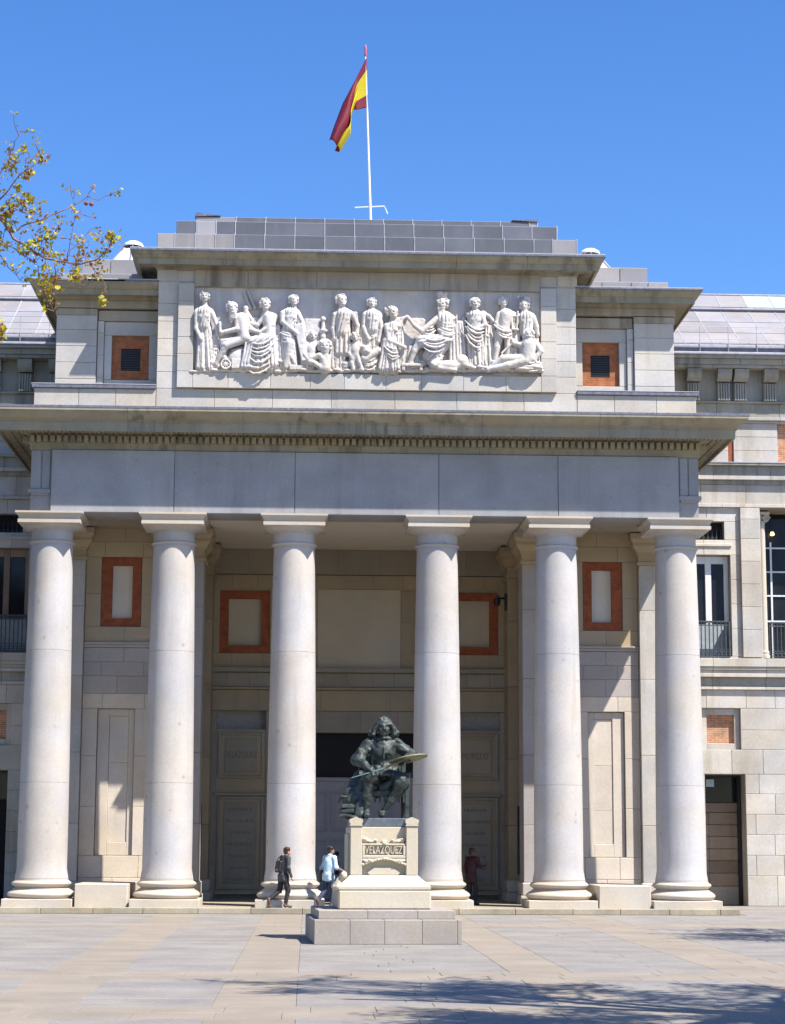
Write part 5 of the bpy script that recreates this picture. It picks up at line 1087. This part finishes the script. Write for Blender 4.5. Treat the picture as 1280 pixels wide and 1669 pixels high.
walk1 = dict(pel=V3(0, 0, .90), waist=V3(0, .015, 1.06), chest=V3(0, .05, 1.27), neck0=V3(0, .075, 1.43), head=V3(.01, .12, 1.565), look=V3(.25, 1, -.12), shL=V3(-.19, .045, 1.375), shR=V3(.19, .055, 1.375),
             elL=V3(-.245, .03, 1.10), wrL=V3(-.235, .10, .87), elR=V3(.25, .03, 1.10), wrR=V3(.255, .12, .87), hipL=V3(-.085, 0, .89), hipR=V3(.085, 0, .89), knL=V3(-.09, -.07, .48), anL=V3(-.09, -.40, .22), toL=V3(-.09, -.36, .045),
             knR=V3(.10, .10, .48), anR=V3(.11, .02, .085), toR=V3(.12, .17, .035))
walk2 = dict(walk1); walk2.update(elR=V3(.26, .05, 1.12), wrR=V3(.31, .27, 1.02), elL=V3(-.25, -.02, 1.10), wrL=V3(-.24, .02, .86), look=V3(.35, 1, -.05), knL=V3(-.09, -.05, .48), anL=V3(-.08, -.32, .20), toL=V3(-.08, -.27, .04), head=V3(0, .08, 1.585), chest=V3(0, .03, 1.28), neck0=V3(0, .045, 1.45))
stand3 = dict(walk1); stand3.update(look=V3(.8, .6, 0), knL=V3(-.09, .03, .48), anL=V3(-.09, -.02, .085), toL=V3(-.10, .13, .035), elR=V3(.25, .10, 1.15), wrR=V3(.25, .33, 1.17), head=V3(.0, .07, 1.59))
p1 = person((-2.28, -1.16, Z0+.005), R(-62), walk1, m1, 'person in charcoal jacket and black trousers walking with a small backpack', .99, .84)
p2 = person((-1.02, -1.13, Z0+.005), R(-48), walk2, m2, 'person in pale blue shirt and navy jeans walking beside the pedestal', 1.0, .85, .12)
p3 = person((3.22, 1.6, Z0), R(-40), stand3, m3, 'person in dark red jacket standing in the shade behind the columns', .97, .80)
bp = empty('backpack', (-2.28, -1.16, Z0+.005), rz=R(-62)); tag(bp, 'small black backpack worn by the person in the charcoal jacket', 'backpack')
M_bag = plain('black_leather', (.012, .012, .014), .45, var=.3, sc=14)
sdf_obj('bag', [rbox((-.02, -.135, 1.13), (.095, .022, .125), .04, (R(-8), 0, 0), .02), ell((-.02, -.185, 1.06), (.085, .03, .075), k=.02)], .011, M_bag, bp, .004)
bx('buckle', M_leadr, bp, -.07, -.05, -.226, -.212, 1.03, 1.06); bx('buckle', M_leadr, bp, .02, .04, -.226, -.212, 1.03, 1.06)
for q in (-1, 1): MB().tube([(q*.09-.02, -.15, 1.26), (q*.11, -.10, 1.38), (q*.12, .0, 1.44), (q*.12, .12, 1.36)], .014, 6).build('strap', M_bag, bp, R(60))
sb = empty('shoulder_bag', (-1.02, -1.13, Z0+.005), rz=R(-48)); tag(sb, 'dark shoulder bag hanging at the hip of the person in pale blue', 'bag')
sdf_obj('bag', [rbox((-.235, .02, .86), (.035, .10, .13), .035, (0, R(4), 0), .02)], .012, M_bag, sb, .004)
MB().tube([(-.24, -.06, .99), (-.20, -.11, 1.2), (-.02, -.12, 1.40), (.12, -.03, 1.46), (.10, .10, 1.36), (-.1, .15, 1.15), (-.24, .10, .99)], .010, 6).build('strap', M_bag, sb, R(60))

# ================================================================== SMALL FITTINGS
sc_ = empty('security_camera', (4.72, 5.9, 9.66)); tag(sc_, 'black security camera bracketed to the pilaster beside the recessed brick panel', 'camera')
bx('bracket_plate', M_black, sc_, -.06, .02, -.06, .06, -.30, .24, .01)
MB().tube([(-.06, 0, .1), (-.26, -.03, .1), (-.30, -.04, .02)], .035, 8).build('arm', M_black, sc_, R(40))
MB().lathe([(0, -.16), (.06, -.15), (.10, -.09), (.11, -.02), (.11, .06), (.07, .10), (0, .11)], (-.31, -.04), 16).build('dome', M_black, sc_, R(40))
MB().tube([(-.28, -.10, .15), (-.30, -.22, .13)], .05, 10).build('lens_hood', M_black, sc_, R(40))
for i, xb in enumerate((13.42, 13.66)):
    b_o = MB().lathe([(.0, 0), (.075, 0), (.075, .03), (.045, .05), (.04, .5), (.06, .52), (.06, .55), (.05, .60), (0, .63)], n=14).build('bollard', M_black, None, R(40)); b_o.location = (xb, 2.4, 0)
    tag(b_o, 'low black iron bollard at the far right edge, nearer the portico' if i == 0 else 'low black iron bollard cut by the right edge of view', 'bollard', 'iron bollards on the right')

# ================================================================== TREES
M_leaf = [plain('young_leaf_yellow', (.46, .36, .015), .6, var=.25, sc=30), plain('young_leaf_green', (.30, .30, .03), .6, var=.3, sc=30), plain('bronze_leaf', (.30, .15, .04), .6, var=.3, sc=30)]
M_leafd = plain('spring_leaf', (.10, .13, .025), .6, var=.3, sc=8)
for m in M_leaf+[M_leafd]:
    b = m.node_tree.nodes['Principled BSDF']
    tr = m.node_tree.nodes.new('ShaderNodeBsdfTranslucent'); ms = m.node_tree.nodes.new('ShaderNodeMixShader'); ms.inputs[0].default_value = .35
    m.node_tree.links.new(b.inputs['Base Color'].links[0].from_socket, tr.inputs[0]); out = m.node_tree.nodes['Material Output']
    m.node_tree.links.new(b.outputs[0], ms.inputs[1]); m.node_tree.links.new(tr.outputs[0], ms.inputs[2]); m.node_tree.links.new(ms.outputs[0], out.inputs[0])
def leaf(mb, c, size, r, mi=0):
    d = Vector(r.normal(size=3)).normalized(); a = d.orthogonal().normalized(); a = (Matrix.Rotation(r.uniform(0, 6.28), 3, d) @ a); b = d.cross(a); c = Vector(c)
    pts = [(0, 0, 0), (.30, .45, .10), (.62, .38, .05), (1.0, 0, -.08), (.62, -.38, .05), (.30, -.45, .10)]
    vs = [c+(a*p[0]+b*p[1]+d*p[2])*size for p in pts]; mb.cm = mi
    mb.add(vs, [(0, 1, 2, 3), (0, 3, 4, 5)])
def tree(name, base, h, spread, label, nleaf, lsize, seed, lean=(0, 0), keep=None, crown_z=(.42, 1.0)):
    r = np.random.default_rng(seed); T = empty(name, base); tag(T, label, 'tree', name.split('_')[0]+' trees on the plaza')
    wood = MB(); tips = []
    def grow(p, d, L, rad_, lev):
        n = 5; pts = [p]; rr = [rad_]; q = Vector(p); dd = Vector(d)
        for i in range(n):
            dd = (dd+Vector(r.normal(size=3))*.16+Vector((0, 0, .05))).normalized(); q = q+dd*L/n; pts.append(q.copy()); rr.append(rad_*(1-.55*(i+1)/n))
        if keep and lev > 1 and not keep(Vector(base)+q): return
        wood.tube(pts, rr, 7 if lev < 2 else 4)
        if lev >= 3: tips.extend(pts[2:]); return
        for k in range(5 if lev < 2 else 4):
            t = r.uniform(.35, 1); i = min(n-1, int(t*n)); a = Vector(r.normal(size=3)); a = (a-dd*a.dot(dd)).normalized()
            grow(pts[i+1], (dd*.55+a*.85+Vector((0, 0, .15))).normalized(), L*r.uniform(.5, .75), rr[i+1]*.62, lev+1)
    tk = [Vector((0, 0, -.1)), Vector((.05, 0, h*.16)), Vector((-.04+lean[0]*.3, .05, h*.33)), Vector((lean[0]*.6, lean[1], h*.45))]
    wood.tube(tk, [h*.028, h*.02, h*.018, h*.015], 12)
    for k in range(7):
        a = k*6.28/7+r.uniform(-.3, .3); grow(tk[3]-Vector((0, 0, r.uniform(0, h*.1))), Vector((math.cos(a), math.sin(a), r.uniform(.5, 1.1))).normalized(), spread*r.uniform(.6, .9), h*.009, 1)
    grow(tk[3], Vector((0, 0, 1)), spread*.9, h*.011, 1)
    wood.build('trunk', M_bark, T, R(60))
    lf = MB()
    for i in range(nleaf):
        t = tips[r.integers(len(tips))]; q = t+Vector(r.normal(size=3))*.22
        if keep and not keep(Vector(base)+q): continue
        leaf(lf, q, lsize*r.uniform(.6, 1.3), r)
    tag(lf.build('crown', M_leafd, T, fix=False), kind='stuff')
    return T
def above(p): return p.z > 3.2+.46*(p.y+58)
tree('plane_tree', (7.9, -36.5, 0), 17.5, 5.2, 'tall plane tree just outside the right edge, shading the near paving', 26000, .105, 11, keep=lambda p: p.x > 4.0+.26*(p.y+36) or above(p))
tree('plane_tree', (13.6, -17.0, 0), 12.5, 4.0, 'plane tree outside the right edge, shading the paving before the right columns', 11000, .105, 12, keep=lambda p: p.x > 9.1+.25*(p.y+17))
tree('added_shade_tree', (-18.2, -2.5, 0), 19, 5.6, 'unseen dense evergreen added beyond the left edge to darken the left wing', 22000, .34, 21, keep=lambda p: p.x < -12.2+.16*(p.y+2.5))  # out of view, added to block sky light from the left wing
tree('added_shade_tree', (-16.6, -11.0, 0), 17, 5.0, 'second unseen evergreen added beyond the left edge, nearer the viewer, to darken the wing', 18000, .34, 22, keep=lambda p: p.x < -10.6+.16*(p.y+11))  # also added out of view, takes more sky light off the left wing
TL = tree('plane_tree', (-8.6, -44.2, 0), 11.0, 3.4, 'plane tree at the left edge with yellow-green spring leaves and seed balls', 4000, .10, 13, keep=lambda p: p.x < -4.7)
# the bough that reaches into view
def tp(x, y, d=0): return Vector((-3.735+x*.00408+8.6, -45+44.2+d, 6.26-(y-353)*.00424))
allQ = []; tw = MB(); lf = MB(); balls = []; sw = MB(); r = np.random.default_rng(5)
def twig(pts, r0, r1, dens=1.0, col=(0, 1, 2), nb=0.15, side=True, d0=0.0):
    P3 = []; d = d0
    for i, p in enumerate(pts):
        d += r.uniform(-.05, .05); P3.append(tp(p[0], p[1], d))
    # subdivide with jitter
    Q = []
    for a, b in zip(P3[:-1], P3[1:]):
        m = max(2, int((b-a).length/.035))
        for k in range(m): Q.append(a.lerp(b, k/m)+Vector(r.normal(size=3))*.004)
    Q.append(P3[-1]); n = len(Q); allQ.extend(Q[n//5:])
    tw.tube(Q, [r0+(r1-r0)*i/(n-1) for i in range(n)], 5)
    for i in range(1, n):
        if r.random() < .60*dens or i == n-1:
            c = Q[i]; dirn = Vector(r.normal(size=3)); dirn.z += .4; e = c+dirn.normalized()*r.uniform(.015, .06)
            tw.tube([c, e], [.0025, .0018], 4); k = r.integers(4, 11) if r.random() < .6 else r.integers(2, 5); mi = int(r.choice(col, p=[.45, .25, .30]))
            for q in range(k): leaf(lf, e+Vector(r.normal(size=3))*.014, r.uniform(.014, .034), r, mi if r.random() < .7 else 2)
        if side and r.random() < .26*dens:
            c = Q[i]; dirn = Vector((r.uniform(-.2, 1), r.uniform(-.6, .6), r.uniform(-.4, 1))).normalized(); L = r.uniform(.06, .16); e = c+dirn*L
            tw.tube([c, c.lerp(e, .5)+Vector(r.normal(size=3))*.006, e], [.0035, .0028, .002], 4)
            for q in range(r.integers(5, 10)): leaf(lf, e+Vector(r.normal(size=3))*.018, r.uniform(.014, .032), r, int(r.choice(col, p=[.45, .25, .30])))
            for q in range(r.integers(1, 4)): leaf(lf, c.lerp(e, .5)+Vector(r.normal(size=3))*.01, r.uniform(.014, .028), r, 2)
        if r.random() < nb*.35: balls.append((Q[i], Q[i]+Vector((r.uniform(-.01, .01), r.uniform(-.01, .01), -r.uniform(.03, .07)))))
lim = [Vector((.9, -.2, 5.2)), Vector((2.6, -.5, 5.9)), Vector((4.2, -.75, 6.2)), tp(-60, 330)]
tw.tube(lim, [.07, .05, .03, .016], 8)
twig([(-60, 330), (0, 353), (23, 384), (59, 410), (77, 421), (101, 428), (134, 431), (164, 426), (182, 412)], .013, .004, 1.2)
twig([(23, 384), (48, 372), (70, 363), (101, 344), (122, 330), (141, 314), (160, 318), (187, 304)], .006, .002, .55, side=False)
twig([(122, 330), (116, 312), (114, 298)], .003, .002, .5, side=False); twig([(118, 336), (136, 343), (150, 347)], .003, .002, .6, side=False); twig([(141, 314), (152, 302)], .003, .002, .8, side=False)
twig([(-30, 350), (0, 325), (18, 305), (35, 285), (52, 275), (68, 258)], .007, .002, .9)
twig([(-25, 330), (7, 274), (14, 248), (22, 232), (30, 216)], .007, .002, .9); twig([(7, 275), (30, 258), (47, 255)], .004, .002, .7)
twig([(-30, 372), (10, 395), (40, 412), (62, 428), (66, 446)], .006, .002, .9); twig([(-20, 400), (5, 418), (22, 440), (34, 452)], .005, .002, .5, side=False)
twig([(94, 428), (92, 450), (90, 470), (86, 490), (94, 510)], .004, .0018, 1.4, side=False); twig([(86, 470), (79, 482), (82, 492)], .003, .0018, 1.2, side=False)
twig([(105, 428), (118, 405), (128, 392), (140, 375), (148, 362), (163, 358)], .004, .002, .9, side=False); twig([(112, 420), (116, 395), (124, 360)], .003, .0016, .3, side=False)
twig([(120, 430), (126, 450), (122, 462), (146, 466)], .004, .002, .9, side=False); twig([(150, 430), (168, 452), (180, 472)], .003, .002, .7, side=False); twig([(160, 428), (176, 412), (190, 390)], .003, .002, .9, side=False)
twig([(-40, 550), (-10, 546), (18, 543)], .006, .002, 1.0, side=False); twig([(60, 410), (66, 395), (88, 385), (92, 375)], .004, .002, 1.2); twig([(0, 353), (20, 335), (45, 328), (52, 318)], .005, .002, 1.1); twig([(20, 340), (38, 352), (62, 352)], .004, .002, 1.1)
for (x, y, k) in ((130, 445, 16), (172, 485, 11), (187, 392, 12), (60, 398, 14), (15, 545, 12), (85, 388, 14), (14, 338, 12), (25, 300, 12), (125, 438, 10), (66, 445, 10), (90, 475, 10), (48, 330, 8)):
    c = tp(x, y, r.uniform(-.1, .1)); tw.tube([c+Vector((-.02, 0, .05)), c], .0022, 4)
    for q in range(k): leaf(lf, c+Vector(r.normal(size=3))*.018, r.uniform(.026, .05), r, 0 if r.random() < .7 else 1)
for i in range(135):
    c = allQ[r.integers(len(allQ))]
    if (c.x > tp(82, 0).x and c.z > tp(0, 385).z) or c.z > tp(0, 255).z: continue
    if c.x > tp(150, 0).x and r.random() < .75: continue
    d = Vector(r.normal(size=3)); d.z += .3; e = c+d.normalized()*r.uniform(.03, .11); tw.tube([c, c.lerp(e, .6)+Vector(r.normal(size=3))*.006, e], [.0028, .0022, .0016], 4); mi = int(r.choice((0, 1, 2), p=[.45, .2, .35]))
    for q in range(r.integers(5, 13)): leaf(lf, e+Vector(r.normal(size=3))*.017, r.uniform(.014, .034), r, mi if r.random() < .65 else int(r.integers(0, 3)))
tw.build('bough', M_twig, TL, R(60)); tag(lf.build('spring_leaves', M_leaf, TL, fix=False), kind='stuff')
bm_ = MB().lathe([(.0, -.016), (.009, -.013), (.015, -.005), (.016, .003), (.011, .012), (.0, .016)], n=8, caps=False).mesh('seed_ball', M_ball, R(60))
for (a, b) in balls[:60]:
    sw.tube([a, b], .0012, 3); o = link('seed_ball', bm_, None, TL); o.location = b
if balls: sw.build('seed_stalks', M_twig, TL)
